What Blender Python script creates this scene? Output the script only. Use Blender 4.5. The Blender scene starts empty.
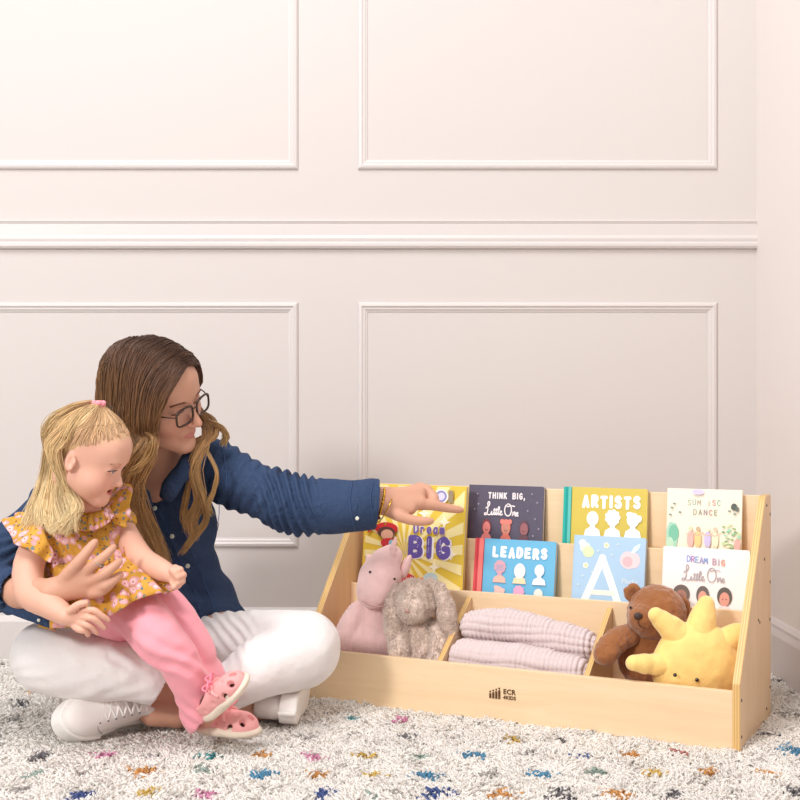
import bpy, bmesh, math, random
import numpy as np
from mathutils import Vector, Matrix, Euler
from mathutils.noise import noise as mnoise

R = math.radians
scene = bpy.context.scene
COL = scene.collection

# ---------------------------------------------------------------- camera, world, lights, exposure
FPX = 1228.0          # focal length in pixels of an 800 px wide frame
HOR = 407.0           # pixel row of the horizon
CZ = 0.70             # camera height
cam_d = bpy.data.cameras.new('camera')
cam = bpy.data.objects.new('camera', cam_d)
COL.objects.link(cam)
cam.location = (0, 0, CZ)
cam.rotation_euler = (R(90), 0, 0)
cam_d.sensor_width = 36
cam_d.lens = FPX / 800 * 36
cam_d.shift_y = (HOR - 400) / 800
cam_d.clip_start = 0.05
scene.camera = cam

world = bpy.data.worlds.new('world')
scene.world = world
world.use_nodes = True
wb = world.node_tree.nodes['Background']
wb.inputs['Color'].default_value = (1.0, 0.975, 0.965, 1)
wb.inputs['Strength'].default_value = 0.44
scene.cycles.max_bounces = 18
scene.cycles.diffuse_bounces = 14
scene.cycles.transmission_bounces = 12

def area_light(name, loc, target, size, power, color=(1, 1, 1)):
    d = bpy.data.lights.new(name, 'AREA')
    d.shape = 'DISK'
    d.size = size
    d.energy = power
    d.color = color
    o = bpy.data.objects.new(name, d)
    COL.objects.link(o)
    o.location = loc
    o.rotation_euler = (Vector(target) - Vector(loc)).to_track_quat('-Z', 'Y').to_euler()
    return o
area_light('key_softbox', (-3.0, -1.3, 2.6), (0.15, 3.1, 0.2), 0.9, 142, (1.0, 0.97, 0.945))
area_light('overhead_fill', (-0.9, 0.9, 4.3), (0.0, 2.5, 0.0), 2.0, 128, (1.0, 0.98, 0.97))  # added fill from overhead, no visible source; brightens the rug

vs = scene.view_settings
vs.view_transform = 'Standard'
vs.look = 'None'
vs.gamma = 1
vs.use_curve_mapping = False
vs.exposure = 0.05

# ---------------------------------------------------------------- helpers
def P(px, py, Y):
    """point at depth Y seen at pixel (px, py)"""
    return Vector(((px - 400) / FPX * Y, Y, CZ - (py - HOR) / FPX * Y))

def lin(h):
    """sRGB hex -> linear rgba"""
    if isinstance(h, (tuple, list)):
        return (h[0], h[1], h[2], 1)
    h = h.lstrip('#')
    out = []
    for i in (0, 2, 4):
        c = int(h[i:i + 2], 16) / 255
        out.append(c / 12.92 if c <= 0.04045 else ((c + 0.055) / 1.055) ** 2.4)
    return (*out, 1)

class NT:
    def __init__(s, name):
        s.m = bpy.data.materials.new(name)
        s.m.use_nodes = True
        s.t = s.m.node_tree
        s.b = s.t.nodes['Principled BSDF']
    def n(s, kind, **kw):
        nd = s.t.nodes.new('ShaderNode' + kind)
        for k, v in kw.items():
            if k.startswith('i_'):
                nd.inputs[k[2:].replace('_', ' ')].default_value = v
            else:
                setattr(nd, k, v)
        return nd
    def l(s, a, b):
        s.t.links.new(a, b)

def mix(N, fac, a, b, blend='MIX'):
    m = N.n('Mix', data_type='RGBA', blend_type=blend)
    for sock, v in ((m.inputs[0], fac), (m.inputs[6], a), (m.inputs[7], b)):
        if isinstance(v, bpy.types.NodeSocket):
            N.l(v, sock)
        elif v is not None:
            sock.default_value = v
    return m.outputs[2]

def ramp(N, src, stops):
    r = N.n('ValToRGB')
    e = r.color_ramp.elements
    e[0].position, e[0].color = stops[0][0], stops[0][1]
    e[1].position, e[1].color = stops[-1][0], stops[-1][1]
    for p, c in stops[1:-1]:
        x = e.new(p)
        x.color = c
    N.l(src, r.inputs[0])
    return r.outputs[0]

def mat(name, col, rough=0.6, bump=None, sheen=0.0, metal=0.0, spec=0.3, attr=None, sss=0.0, var=0.0, varscale=20):
    """bump=(scale, strength, distance)"""
    N = NT(name)
    b = N.b
    b.inputs['Roughness'].default_value = rough
    b.inputs['Metallic'].default_value = metal
    b.inputs['Specular IOR Level'].default_value = spec
    if sheen:
        b.inputs['Sheen Weight'].default_value = sheen
        b.inputs['Sheen Roughness'].default_value = 0.5
    if sss:
        b.inputs['Subsurface Weight'].default_value = sss
        b.inputs['Subsurface Radius'].default_value = (1, 0.35, 0.2)
        b.inputs['Subsurface Scale'].default_value = 0.012
    if attr:
        a = N.n('Attribute', attribute_name=attr)
        N.l(a.outputs['Color'], b.inputs['Base Color'])
    else:
        c = lin(col)
        b.inputs['Base Color'].default_value = c
        if var:
            tc = N.n('TexCoord')
            ns = N.n('TexNoise', i_Scale=varscale, i_Detail=4.0)
            N.l(tc.outputs['Object'], ns.inputs['Vector'])
            lo = tuple(x * (1 - var) for x in c[:3]) + (1,)
            hi = tuple(min(1, x * (1 + var)) for x in c[:3]) + (1,)
            N.l(ramp(N, ns.outputs[0], [(0.3, lo), (0.7, hi)]), b.inputs['Base Color'])
    if bump:
        tc = N.n('TexCoord')
        ns = N.n('TexNoise', i_Scale=bump[0], i_Detail=3.0)
        N.l(tc.outputs['Object'], ns.inputs['Vector'])
        bp = N.n('Bump', i_Strength=bump[1], i_Distance=bump[2])
        N.l(ns.outputs[0], bp.inputs['Height'])
        N.l(bp.outputs[0], b.inputs['Normal'])
    return N.m

_mc = {}
def flat(col, rough=0.5):
    k = (col, rough)
    if k not in _mc:
        _mc[k] = mat('ink_' + col.strip('#'), col, rough)
    return _mc[k]

def new_mesh(name, verts, faces, mats, parent=None, smooth=False, mi=None, M=None):
    me = bpy.data.meshes.new(name)
    me.from_pydata([tuple(v) for v in verts], [], [tuple(f) for f in faces])
    return link_mesh(name, me, mats, parent, smooth, mi, M)

def link_mesh(name, me, mats, parent=None, smooth=False, mi=None, M=None):
    if not isinstance(mats, (list, tuple)):
        mats = [mats]
    for m in mats:
        me.materials.append(m)
    if mi is not None:
        me.polygons.foreach_set('material_index', np.asarray(mi, dtype=np.int32))
    if smooth:
        me.polygons.foreach_set('use_smooth', np.ones(len(me.polygons), dtype=bool))
    me.update()
    o = bpy.data.objects.new(name, me)
    COL.objects.link(o)
    if parent is not None:
        o.parent = parent
    if M is not None:
        o.matrix_local = M
    return o

def np_mesh(name, V, F, mats, parent=None, smooth=True, mi=None, col=None, M=None):
    """V (n,3) array, F (m,k) array all same size"""
    me = bpy.data.meshes.new(name)
    V = np.ascontiguousarray(V, dtype=np.float32)
    F = np.ascontiguousarray(F, dtype=np.int32)
    k = F.shape[1]
    me.vertices.add(len(V))
    me.vertices.foreach_set('co', V.ravel())
    me.loops.add(F.size)
    me.loops.foreach_set('vertex_index', F.ravel())
    me.polygons.add(len(F))
    me.polygons.foreach_set('loop_start', np.arange(0, F.size, k, dtype=np.int32))
    me.polygons.foreach_set('loop_total', np.full(len(F), k, dtype=np.int32))
    me.update(calc_edges=True)
    me.validate()
    if col is not None:
        a = me.color_attributes.new('Col', 'FLOAT_COLOR', 'POINT')
        c = np.ones((len(V), 4), dtype=np.float32)
        c[:, :3] = col
        a.data.foreach_set('color', c.ravel())
    return link_mesh(name, me, mats, parent, smooth, mi, M)

def bm_obj(name, bm, mats, parent=None, smooth=False, M=None):
    me = bpy.data.meshes.new(name)
    bm.normal_update()
    bm.to_mesh(me)
    bm.free()
    return link_mesh(name, me, mats, parent, smooth, None, M)

def box_bm(lo, hi, bevel=0.0, seg=2):
    bm = bmesh.new()
    bmesh.ops.create_cube(bm, size=1)
    lo, hi = Vector(lo), Vector(hi)
    for v in bm.verts:
        v.co = Vector([lo[i] + (v.co[i] + 0.5) * (hi[i] - lo[i]) for i in range(3)])
    if bevel:
        bmesh.ops.bevel(bm, geom=list(bm.edges), offset=bevel, segments=seg, affect='EDGES', profile=0.6)
    return bm

def prism_bm(poly, a, b, axis, bevel=0.0):
    """extrude 2-D polygon along axis (0,1,2) from a to b"""
    bm = bmesh.new()
    def co(p, t):
        l = [p[0], p[1]]
        l.insert(axis, t)
        return l
    va = [bm.verts.new(co(p, a)) for p in poly]
    vb = [bm.verts.new(co(p, b)) for p in poly]
    n = len(poly)
    bm.faces.new(va[::-1])
    bm.faces.new(vb)
    for i in range(n):
        bm.faces.new([va[i], va[(i + 1) % n], vb[(i + 1) % n], vb[i]])
    bmesh.ops.recalc_face_normals(bm, faces=bm.faces)
    if bevel:
        bmesh.ops.bevel(bm, geom=list(bm.edges), offset=bevel, segments=2, affect='EDGES', profile=0.6)
    return bm

def empty(name, M, label, cat, group=None):
    o = bpy.data.objects.new(name, None)
    COL.objects.link(o)
    if isinstance(M, Matrix):
        o.matrix_world = M
    else:
        o.location = M
    o.empty_display_size = 0.05
    tag(o, label, cat, group)
    return o

def tag(o, label, cat, group=None, kind=None):
    o['label'] = label
    o['category'] = cat
    if group:
        o['group'] = group
    if kind:
        o['kind'] = kind
    return o

def structure(o):
    o['kind'] = 'structure'
    return o

def catmull(pts, n):
    """resample polyline control points to n points (any dimension)"""
    pts = np.asarray(pts, dtype=float)
    p = np.vstack([2 * pts[0] - pts[1], pts, 2 * pts[-1] - pts[-2]])
    m = len(pts) - 1
    t = np.linspace(0, m - 1e-6, n)
    i = t.astype(int)
    f = (t - i)[:, None]
    p0, p1, p2, p3 = p[i], p[i + 1], p[i + 2], p[i + 3]
    return 0.5 * ((2 * p1) + (-p0 + p2) * f + (2 * p0 - 5 * p1 + 4 * p2 - p3) * f ** 2 + (-p0 + 3 * p1 - 3 * p2 + p3) * f ** 3)

def tubes(paths, radii, sides=4, flatness=1.0):
    """paths (N,S,3), radii (N,S) -> V,F of open tubes (with pinched ends)"""
    paths = np.asarray(paths, dtype=np.float32)
    N, S, _ = paths.shape
    T = np.gradient(paths, axis=1)
    T /= np.linalg.norm(T, axis=2, keepdims=True) + 1e-9
    up = np.zeros_like(T)
    up[..., 0] = 0.31
    up[..., 1] = -0.87
    up[..., 2] = 0.37
    A = np.cross(T, up)
    A /= np.linalg.norm(A, axis=2, keepdims=True) + 1e-9
    B = np.cross(T, A) * flatness
    ang = np.arange(sides) * 2 * np.pi / sides
    V = paths[:, :, None, :] + radii[:, :, None, None] * (A[:, :, None, :] * np.cos(ang)[None, None, :, None] + B[:, :, None, :] * np.sin(ang)[None, None, :, None])
    idx = np.arange(N * S * sides).reshape(N, S, sides)
    a = idx[:, :-1, :]
    b = np.roll(a, -1, axis=2)
    c = np.roll(idx[:, 1:, :], -1, axis=2)
    d = idx[:, 1:, :]
    F = np.stack([a, b, c, d], axis=-1).reshape(-1, 4)
    return V.reshape(-1, 3), F

def tube_obj(name, pts, r, m, parent=None, n=40, sides=8, closed=False, M=None):
    p = catmull(pts, n)
    rr = np.full((1, n), r) if np.isscalar(r) else np.interp(np.linspace(0, 1, n), np.linspace(0, 1, len(r)), r)[None]
    V, F = tubes(p[None], rr, sides)
    return np_mesh(name, V, F, m, parent, True, M=M)

# ---------------------------------------------------------------- signed-distance modelling
def vv(a):
    return np.asarray(a, dtype=np.float32)

class Vol:
    def __init__(s, lo, hi, h):
        s.lo, s.h = vv(lo), h
        s.n = np.ceil((vv(hi) - s.lo) / h).astype(int) + 1
        s.ax = [s.lo[i] + h * np.arange(s.n[i], dtype=np.float32) for i in range(3)]
        s.d = np.full(tuple(s.n), 0.5, dtype=np.float32)
        s.M = None
    def add(s, fn, lo, hi, k=0.01, op='u', disp=None):
        m = max(k, 0.004) + 3 * s.h
        if s.M is not None and not getattr(fn, 'world', False):
            cs = [s.M @ Vector((x, y, z)) for x in (lo[0], hi[0]) for y in (lo[1], hi[1]) for z in (lo[2], hi[2])]
            lo = [min(c[i] for c in cs) for i in range(3)]
            hi = [max(c[i] for c in cs) for i in range(3)]
        i0 = np.maximum(0, np.floor((vv(lo) - m - s.lo) / s.h).astype(int))
        i1 = np.minimum(s.n, np.ceil((vv(hi) + m - s.lo) / s.h).astype(int) + 1)
        if np.any(i1 <= i0):
            return
        sl = tuple(slice(a, b) for a, b in zip(i0, i1))
        X = s.ax[0][sl[0]][:, None, None]
        Y = s.ax[1][sl[1]][None, :, None]
        Z = s.ax[2][sl[2]][None, None, :]
        sc = 1.0
        if s.M is not None:
            sc = s.M.to_scale()[0]
            I = s.M.inverted()
            X, Y, Z = [I[r][0] * X + I[r][1] * Y + I[r][2] * Z + I[r][3] for r in range(3)]
        v = fn(X, Y, Z) * sc
        if disp is not None:
            v = v - disp(X, Y, Z)
        a = s.d[sl]
        if op == 'u':
            h = np.maximum(k - np.abs(a - v), 0) / max(k, 1e-6)
            s.d[sl] = np.minimum(a, v) - h * h * k * 0.25
        elif op == 's':
            v = -v
            h = np.maximum(k - np.abs(a - v), 0) / max(k, 1e-6)
            s.d[sl] = np.maximum(a, v) + h * h * k * 0.25
        elif op == 'i':
            s.d[sl] = np.maximum(a, v)
    def cap(s, a, b, ra, rb=None, k=0.01, op='u', disp=None):
        rb = ra if rb is None else rb
        a, b = vv(a), vv(b)
        ab = b - a
        L2 = float(ab @ ab) + 1e-12
        def fn(X, Y, Z):
            x, y, z = X - a[0], Y - a[1], Z - a[2]
            t = np.clip((x * ab[0] + y * ab[1] + z * ab[2]) / L2, 0, 1)
            return np.sqrt((x - t * ab[0]) ** 2 + (y - t * ab[1]) ** 2 + (z - t * ab[2]) ** 2) - (ra + (rb - ra) * t)
        r = max(ra, rb)
        s.add(fn, np.minimum(a, b) - r, np.maximum(a, b) + r, k, op, disp)
    def chain(s, pts, rs, k=0.01, sub=3, op='u', disp=None):
        pts = [tuple(p) for p in pts]
        if len(pts) > 2 and sub > 1:
            q = catmull([list(p) + [r] for p, r in zip(pts, rs)], (len(pts) - 1) * sub + 1)
            pts, rs = q[:, :3], q[:, 3]
        for i in range(len(pts) - 1):
            s.cap(pts[i], pts[i + 1], float(rs[i]), float(rs[i + 1]), k if i == 0 else min(k, 0.006), op, disp)
    def ell(s, c, r, rot=None, k=0.01, op='u', disp=None):
        c, r = vv(c), vv([r] * 3 if np.isscalar(r) else r)
        Rm = np.array(Euler([R(q) for q in rot]).to_matrix().transposed(), dtype=np.float32) if rot is not None and not isinstance(rot, Matrix) else (np.array(rot.transposed(), dtype=np.float32) if rot is not None else None)
        def fn(X, Y, Z):
            x, y, z = X - c[0], Y - c[1], Z - c[2]
            if Rm is not None:
                x, y, z = [Rm[i, 0] * x + Rm[i, 1] * y + Rm[i, 2] * z for i in range(3)]
            k0 = np.sqrt((x / r[0]) ** 2 + (y / r[1]) ** 2 + (z / r[2]) ** 2)
            k1 = np.sqrt((x / r[0] ** 2) ** 2 + (y / r[1] ** 2) ** 2 + (z / r[2] ** 2) ** 2)
            return k0 * (k0 - 1) / (k1 + 1e-6)
        m = max(r) if Rm is not None else r
        s.add(fn, c - m, c + m, k, op, disp)
    def box(s, c, half, rnd=0.005, rot=None, k=0.005, op='u', disp=None):
        c, hf = vv(c), vv(half) - rnd
        Rm = np.array(Euler([R(q) for q in rot]).to_matrix().transposed(), dtype=np.float32) if rot is not None and not isinstance(rot, Matrix) else (np.array(rot.transposed(), dtype=np.float32) if rot is not None else None)
        def fn(X, Y, Z):
            x, y, z = X - c[0], Y - c[1], Z - c[2]
            if Rm is not None:
                x, y, z = [Rm[i, 0] * x + Rm[i, 1] * y + Rm[i, 2] * z for i in range(3)]
            x, y, z = np.abs(x) - hf[0], np.abs(y) - hf[1], np.abs(z) - hf[2]
            return np.sqrt(np.maximum(x, 0) ** 2 + np.maximum(y, 0) ** 2 + np.maximum(z, 0) ** 2) + np.minimum(np.maximum(np.maximum(x, y), z), 0) - rnd
        m = float(np.linalg.norm(half)) if Rm is not None else vv(half)
        s.add(fn, c - m, c + m, k, op, disp)
    def plane_cut(s, p, n, lo=None, hi=None, k=0.0):
        """remove everything on the side the normal n points to (optionally only in a box)"""
        p, n = vv(p), vv(Vector(n).normalized())
        def fn(X, Y, Z):
            return -((X - p[0]) * n[0] + (Y - p[1]) * n[1] + (Z - p[2]) * n[2])
        M, s.M = s.M, None
        s.add(fn, s.lo if lo is None else lo, s.lo + s.h * s.n if hi is None else hi, k, 's')
        s.M = M
    def mesh(s, smooth=1):
        d = s.d
        sg = d < 0
        nx, ny, nz = d.shape
        cells = np.zeros((nx - 1, ny - 1, nz - 1), dtype=np.int8)
        for i in (0, 1):
            for j in (0, 1):
                for k in (0, 1):
                    cells += sg[i:nx - 1 + i, j:ny - 1 + j, k:nz - 1 + k]
        act = (cells > 0) & (cells < 8)
        ci = np.argwhere(act)
        idx = np.full(act.shape, -1, dtype=np.int32)
        idx[act] = np.arange(len(ci))
        acc = np.zeros((len(ci), 3), dtype=np.float32)
        cnt = np.zeros(len(ci), dtype=np.float32)
        cor = [(i, j, k) for i in (0, 1) for j in (0, 1) for k in (0, 1)]
        for A in cor:
            for ax in range(3):
                if A[ax] == 0:
                    B = list(A)
                    B[ax] = 1
                    da = d[ci[:, 0] + A[0], ci[:, 1] + A[1], ci[:, 2] + A[2]]
                    db = d[ci[:, 0] + B[0], ci[:, 1] + B[1], ci[:, 2] + B[2]]
                    m = (da < 0) != (db < 0)
                    t = np.where(m, da / np.where(m, da - db, 1), 0)
                    for q in range(3):
                        acc[:, q] += np.where(m, A[q] + (t if q == ax else 0), 0)
                    cnt += m
        V = (ci + acc / cnt[:, None]) * s.h + s.lo
        Fs = []
        for ax in range(3):
            s0 = [slice(None)] * 3
            s1 = [slice(None)] * 3
            s0[ax], s1[ax] = slice(0, -1), slice(1, None)
            e = sg[tuple(s0)] != sg[tuple(s1)]
            w = np.argwhere(e)
            o1, o2 = [(1, 2), (2, 0), (0, 1)][ax]
            w = w[(w[:, o1] > 0) & (w[:, o2] > 0) & (w[:, o1] < s.n[o1] - 1) & (w[:, o2] < s.n[o2] - 1)]
            inside = sg[w[:, 0], w[:, 1], w[:, 2]]
            def at(da, db):
                q = w.copy()
                q[:, o1] += da
                q[:, o2] += db
                return idx[q[:, 0], q[:, 1], q[:, 2]]
            f = np.stack([at(-1, -1), at(0, -1), at(0, 0), at(-1, 0)], axis=1)
            f[~inside] = f[~inside][:, ::-1]
            Fs.append(f)
        F = np.vstack(Fs)
        F = F[(F >= 0).all(axis=1)]
        for _ in range(smooth):
            A = np.zeros_like(V)
            c = np.zeros(len(V), dtype=np.float32)
            for i in range(4):
                a, b = F[:, i], F[:, (i + 1) % 4]
                for q in range(3):
                    A[:, q] += np.bincount(a, V[b, q], len(V)) + np.bincount(b, V[a, q], len(V))
                c += np.bincount(a, minlength=len(V)) + np.bincount(b, minlength=len(V))
            V = V * 0.5 + 0.5 * A / c[:, None]
        return V, F

def vnormals(V, F):
    n = np.cross(V[F[:, 2]] - V[F[:, 0]], V[F[:, 3]] - V[F[:, 1]])
    N = np.zeros_like(V)
    for i in range(4):
        for q in range(3):
            N[:, q] += np.bincount(F[:, i], n[:, q], len(V))
    return N / (np.linalg.norm(N, axis=1, keepdims=True) + 1e-9)

_rng = np.random.default_rng(7)
_G = _rng.normal(size=(17, 17, 17)).astype(np.float32)
def vnoise(x, y, z):
    """periodic smooth value noise, vectorised, about -1..1"""
    x, y, z = np.broadcast_arrays(x, y, z)
    def ii(a):
        f = np.floor(a)
        t = a - f
        return f.astype(int) % 16, t * t * (3 - 2 * t)
    i, u = ii(x)
    j, v = ii(y)
    k, w = ii(z)
    r = 0
    for a in (0, 1):
        for b in (0, 1):
            for c in (0, 1):
                r = r + _G[(i + a) % 16, (j + b) % 16, (k + c) % 16] * (u if a else 1 - u) * (v if b else 1 - v) * (w if c else 1 - w)
    return r * 0.7

def sstep(a, b, x):
    t = np.clip((x - a) / (b - a), 0, 1)
    return t * t * (3 - 2 * t)
# ---------------------------------------------------------------- the room
WY = 3.42             # plane of the panelled wall
SX = 0.992            # plane of the plain side wall
FZ = -0.021           # bare floor; the tips of the rug's pile reach z = 0
M_wall = mat('painted_wall', '#CFC8C5', 0.55, bump=(60, 0.05, 0.002), spec=0.25)
M_trim = mat('painted_trim', '#D3CCCA', 0.4, spec=0.35)

structure(bm_obj('wall_back', box_bm((-2.6, WY, -0.07), (SX + 0.1, WY + 0.1, 2.9)), M_wall))
structure(bm_obj('wall_right', box_bm((SX, 0.6, -0.07), (SX + 0.1, WY, 2.9)), mat('side_wall_lightened', '#E4DCD8', 0.6, spec=0.2)))  # side wall colour lightened to stand in for more light on it
structure(bm_obj('floor', box_bm((-2.6, 0.6, -0.07), (SX, WY, FZ)), mat('pale_floor', '#D9D0C8', 0.6)))

def wx(px):
    return (px - 400) / FPX * WY
def wz(py):
    return CZ - (py - HOR) / FPX * WY

def molding_frame(name, x0, x1, z0, z1, w=0.026):
    """mitred picture-frame moulding on the back wall"""
    prof = [(0.0, 0.0), (0.0, 0.005), (0.004, 0.011), (0.010, 0.013), (0.015, 0.008), (0.019, 0.008), (0.023, 0.004), (w, 0.003), (w, 0.0)]
    bm = bmesh.new()
    rings = []
    for (cx, cz, sx, sz) in ((x0, z0, 1, 1), (x1, z0, -1, 1), (x1, z1, -1, -1), (x0, z1, 1, -1)):
        rings.append([bm.verts.new((cx + sx * a, WY - h * .72, cz + sz * a)) for a, h in prof])
    for i in range(4):
        A, B = rings[i], rings[(i + 1) % 4]
        for j in range(len(prof) - 1):
            bm.faces.new((A[j], B[j], B[j + 1], A[j + 1]))
    bmesh.ops.recalc_face_normals(bm, faces=bm.faces)
    return structure(bm_obj(name, bm, M_trim))
molding_frame('trim_1', wx(-62), wx(298), wz(169.5), wz(-210))
molding_frame('trim_2', wx(358), wx(717), wz(169.5), wz(-210))
molding_frame('trim_3', wx(-62), wx(298), wz(547), wz(302.5))
molding_frame('trim_4', wx(358), wx(717), wz(547), wz(302.5))
# chair rail
zb, zt = wz(249), wz(220)
prof = [(WY, zb), (WY - 0.011, zb + 0.001), (WY - 0.015, zb + 0.007), (WY - 0.015, zb + 0.014), (WY - 0.010, zb + 0.019), (WY - 0.012, zb + 0.026),
        (WY - 0.012, zb + 0.030), (WY - 0.009, zb + 0.037), (WY - 0.008, zt - 0.012), (WY - 0.012, zt - 0.004), (WY - 0.006, zt), (WY, zt)]
structure(bm_obj('trim_5', prism_bm(prof, -2.6, SX, 0), M_trim))
# baseboards
def base_prof(y, s):
    return [(y, FZ), (y - s * 0.016, FZ), (y - s * 0.016, 0.105), (y - s * 0.011, 0.122), (y - s * 0.011, 0.13), (y - s * 0.004, 0.142), (y, 0.142)]
structure(bm_obj('baseboard_back', prism_bm(base_prof(WY, 1), -2.6, SX, 0), M_trim))
bp = [(SX, FZ), (SX - 0.016, FZ), (SX - 0.016, 0.105), (SX - 0.011, 0.122), (SX - 0.011, 0.13), (SX - 0.004, 0.142), (SX, 0.142)]
structure(bm_obj('baseboard_right', prism_bm(bp, 0.6, WY - 0.016, 1), M_trim))

# ---------------------------------------------------------------- shag rug
rug = empty('shag_rug', (0, 2.4, FZ), 'cream shag rug with rows of small coloured dots covering the floor', 'rug')
RPL = 0.020           # height of the pile
_dots = [  # pixel x, pixel y, colour, relative size
 (30, 661, 'k', .5), (31, 690, 'o', .7), (20, 703, 'k', .9), (12, 717, 'g', .8), (3, 734, 'g', .8), (40, 754, 'k', 1), (97, 753, 'p', .8), (150, 753, 'g', .6), (35, 771, 's', .9), (85, 770, 'g', .7),
 (145, 769, 'o', 1), (205, 754, 't', 1), (206, 770, 's', .9), (262, 753, 'o', 1), (261, 773, 'b', 1.2), (20, 788, 'g', .8), (83, 794, 'n', 1.2), (145, 791, 'y', 1.1), (202, 792, 'p', 1), (312, 755, 'p', 1),
 (318, 773, 'o', 1), (323, 793, 'n', .9), (309, 736, 'g', .9), (352, 716, 't', .8), (354, 732, 'g', .7), (363, 752, 'y', 1), (376, 772, 'y', .8), (404, 719, 'p', .8), (411, 734, 'k', 1), (420, 754, 's', .9),
 (430, 773, 'b', 1.1), (440, 792, 'n', 1.2), (375, 792, 's', .6), (461, 736, 'g', .9), (471, 753, 'b', .9), (485, 772, 'g', .9), (499, 793, 'o', 1.2), (513, 736, 'y', .9), (530, 752, 'g', .8), (544, 772, 'b', 1.1),
 (560, 793, 'k', 1.2), (561, 736, 'k', .4), (581, 753, 'n', .9), (597, 770, 's', .8), (617, 791, 'o', 1.3), (632, 752, 'o', .8), (653, 771, 'y', .8), (676, 792, 'k', 1.1), (680, 751, 'r', .6), (708, 771, 'o', .9),
 (766, 769, 'o', .9), (738, 790, 'g', .5), (793, 788, 'k', .9), (768, 731, 'k', .9), (783, 712, 'g', .9), (793, 748, 'b', 1.1), (776, 679, 'k', .6), (790, 690, 'g', .5), (100, 726, 'g', .4), (735, 735, 'g', .4)]
# the same lattice carried on towards the camera and under the furniture
DC = {'k': '#6E6A70', 'g': '#B9B3B0', 'o': '#DFA04A', 'y': '#E2C25E', 'b': '#3F95BE', 'n': '#1F4C9A', 't': '#3FA3A8', 'p': '#E49BC0', 's': '#A9BDB4', 'r': '#C77A70'}
dots = []
for px, py, c, s in _dots:
    Y = (CZ - 0.006) * FPX / (py - HOR)
    dots.append(((px - 400) / FPX * Y, Y, lin(DC[c])[:3], s))
rr = random.Random(4)
keys = list('kgoybntps')
for j in range(6):
    for i in range(16):
        Y = 2.06 - j * 0.085
        dots.append((-0.95 + i * 0.125 + (j % 2) * 0.06, Y, lin(DC[rr.choice(keys)])[:3], rr.uniform(.8, 1.2)))
rg = np.random.default_rng(3)
def in_box(x, y):
    return np.zeros_like(x, dtype=bool)
# tufts: denser where they are seen
n_t = 112000
tx = rg.uniform(-2.0, SX - 0.02, n_t)
ty = 1.75 + (WY - 0.02 - 1.75) * rg.uniform(0, 1, n_t)
vis = (np.abs(tx) < ty * 0.34 + 0.08) | (rg.uniform(0, 1, n_t) < 0.5)
tx, ty = tx[vis], ty[vis]
SH_C = (0.0, 0.0)
base = np.array(lin('#FDFAF6')[:3])
tint = rg.uniform(0.93, 1.03, (len(tx), 1))
tc = base[None] * tint
warm = vnoise(tx * 3, ty * 3, 0 * tx)[:, None]
for dx, dy, dc, s in dots:
    e = ((tx - dx) / (0.018 * s)) ** 2 + ((ty - dy) / (0.023 * s)) ** 2
    e = e + 0.35 * rg.normal(size=len(tx)) * (e < 3)
    m = e < 1
    tc[m] = np.array(dc)[None] * rg.uniform(0.85, 1.1, (m.sum(), 1)) * 0.9 + base * 0.10
K = 3                 # strands per tuft
N = len(tx) * K
bx = np.repeat(tx, K) + rg.normal(0, 0.0025, N)
by = np.repeat(ty, K) + rg.normal(0, 0.0025, N)
cc = np.repeat(tc, K, axis=0)
clump = np.stack([vnoise(bx * 28, by * 28, 0 * bx + 3), vnoise(bx * 28, by * 28, 0 * bx + 9)], 1)
lean = rg.normal(0, 0.008, (N, 2)) + clump * 0.008
L = RPL * rg.uniform(0.75, 1.25, N) * (1 + 0.22 * vnoise(bx * 22, by * 22, 0 * bx))
coloured = (np.abs(cc - base).sum(1) > 0.35)
S = 4
t = np.linspace(0, 1, S)
paths = np.zeros((N, S, 3), dtype=np.float32)
curl = rg.normal(0, 0.0018, (N, S, 2))
paths[..., 0] = bx[:, None] + lean[:, :1] * (t ** 1.5)[None] + curl[..., 0]
paths[..., 1] = by[:, None] + lean[:, 1:] * (t ** 1.5)[None] + curl[..., 1]
paths[..., 2] = L[:, None] * np.sin(t * 1.45)[None] + 0.001
rad = np.array([0.0026, 0.0036, 0.0036, 0.0024], dtype=np.float32)[None] * rg.uniform(0.8, 1.3, (N, 1))
V, F = tubes(paths, rad.astype(np.float32), 3)
NP = NT('shag_pile')
at_ = NP.n('Attribute', attribute_name='Col')
NP.l(at_.outputs['Color'], NP.b.inputs['Base Color'])
NP.b.inputs['Roughness'].default_value = 0.9
NP.b.inputs['Specular IOR Level'].default_value = 0.1
tr_ = NP.n('BsdfTranslucent')
NP.l(at_.outputs['Color'], tr_.inputs['Color'])
ms_ = NP.n('MixShader')
ms_.inputs[0].default_value = 0.3
NP.l(NP.b.outputs[0], ms_.inputs[1])
NP.l(tr_.outputs[0], ms_.inputs[2])
NP.l(ms_.outputs[0], NP.t.nodes['Material Output'].inputs['Surface'])
M_pile = NP.m
pile = np_mesh('pile', V, F, M_pile, rug, True, col=np.repeat(cc, S * 3, axis=0), M=Matrix.Translation((0, -2.4, 0)))
pile['kind'] = 'stuff'
gx, gy = np.meshgrid(np.linspace(-2.0, SX - 0.018, 640), np.linspace(1.6, WY - 0.018, 400), indexing='ij')
gz = 0.0180 + 0.0022 * vnoise(gx * 70, gy * 70, 0 * gx) + 0.002 * vnoise(gx * 22, gy * 22, 0 * gx)
gc = np.tile(base, (gx.size, 1))
for dx, dy, dc, s in dots:
    e = ((gx - dx) / (0.016 * s)) ** 2 + ((gy - dy) / (0.019 * s)) ** 2
    gc[(e < 1).ravel()] = np.array(dc) * .8 + base * .2
gi = np.arange(gx.size).reshape(gx.shape)
GF = np.stack([gi[:-1, :-1], gi[1:, :-1], gi[1:, 1:], gi[:-1, 1:]], -1).reshape(-1, 4)
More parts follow.
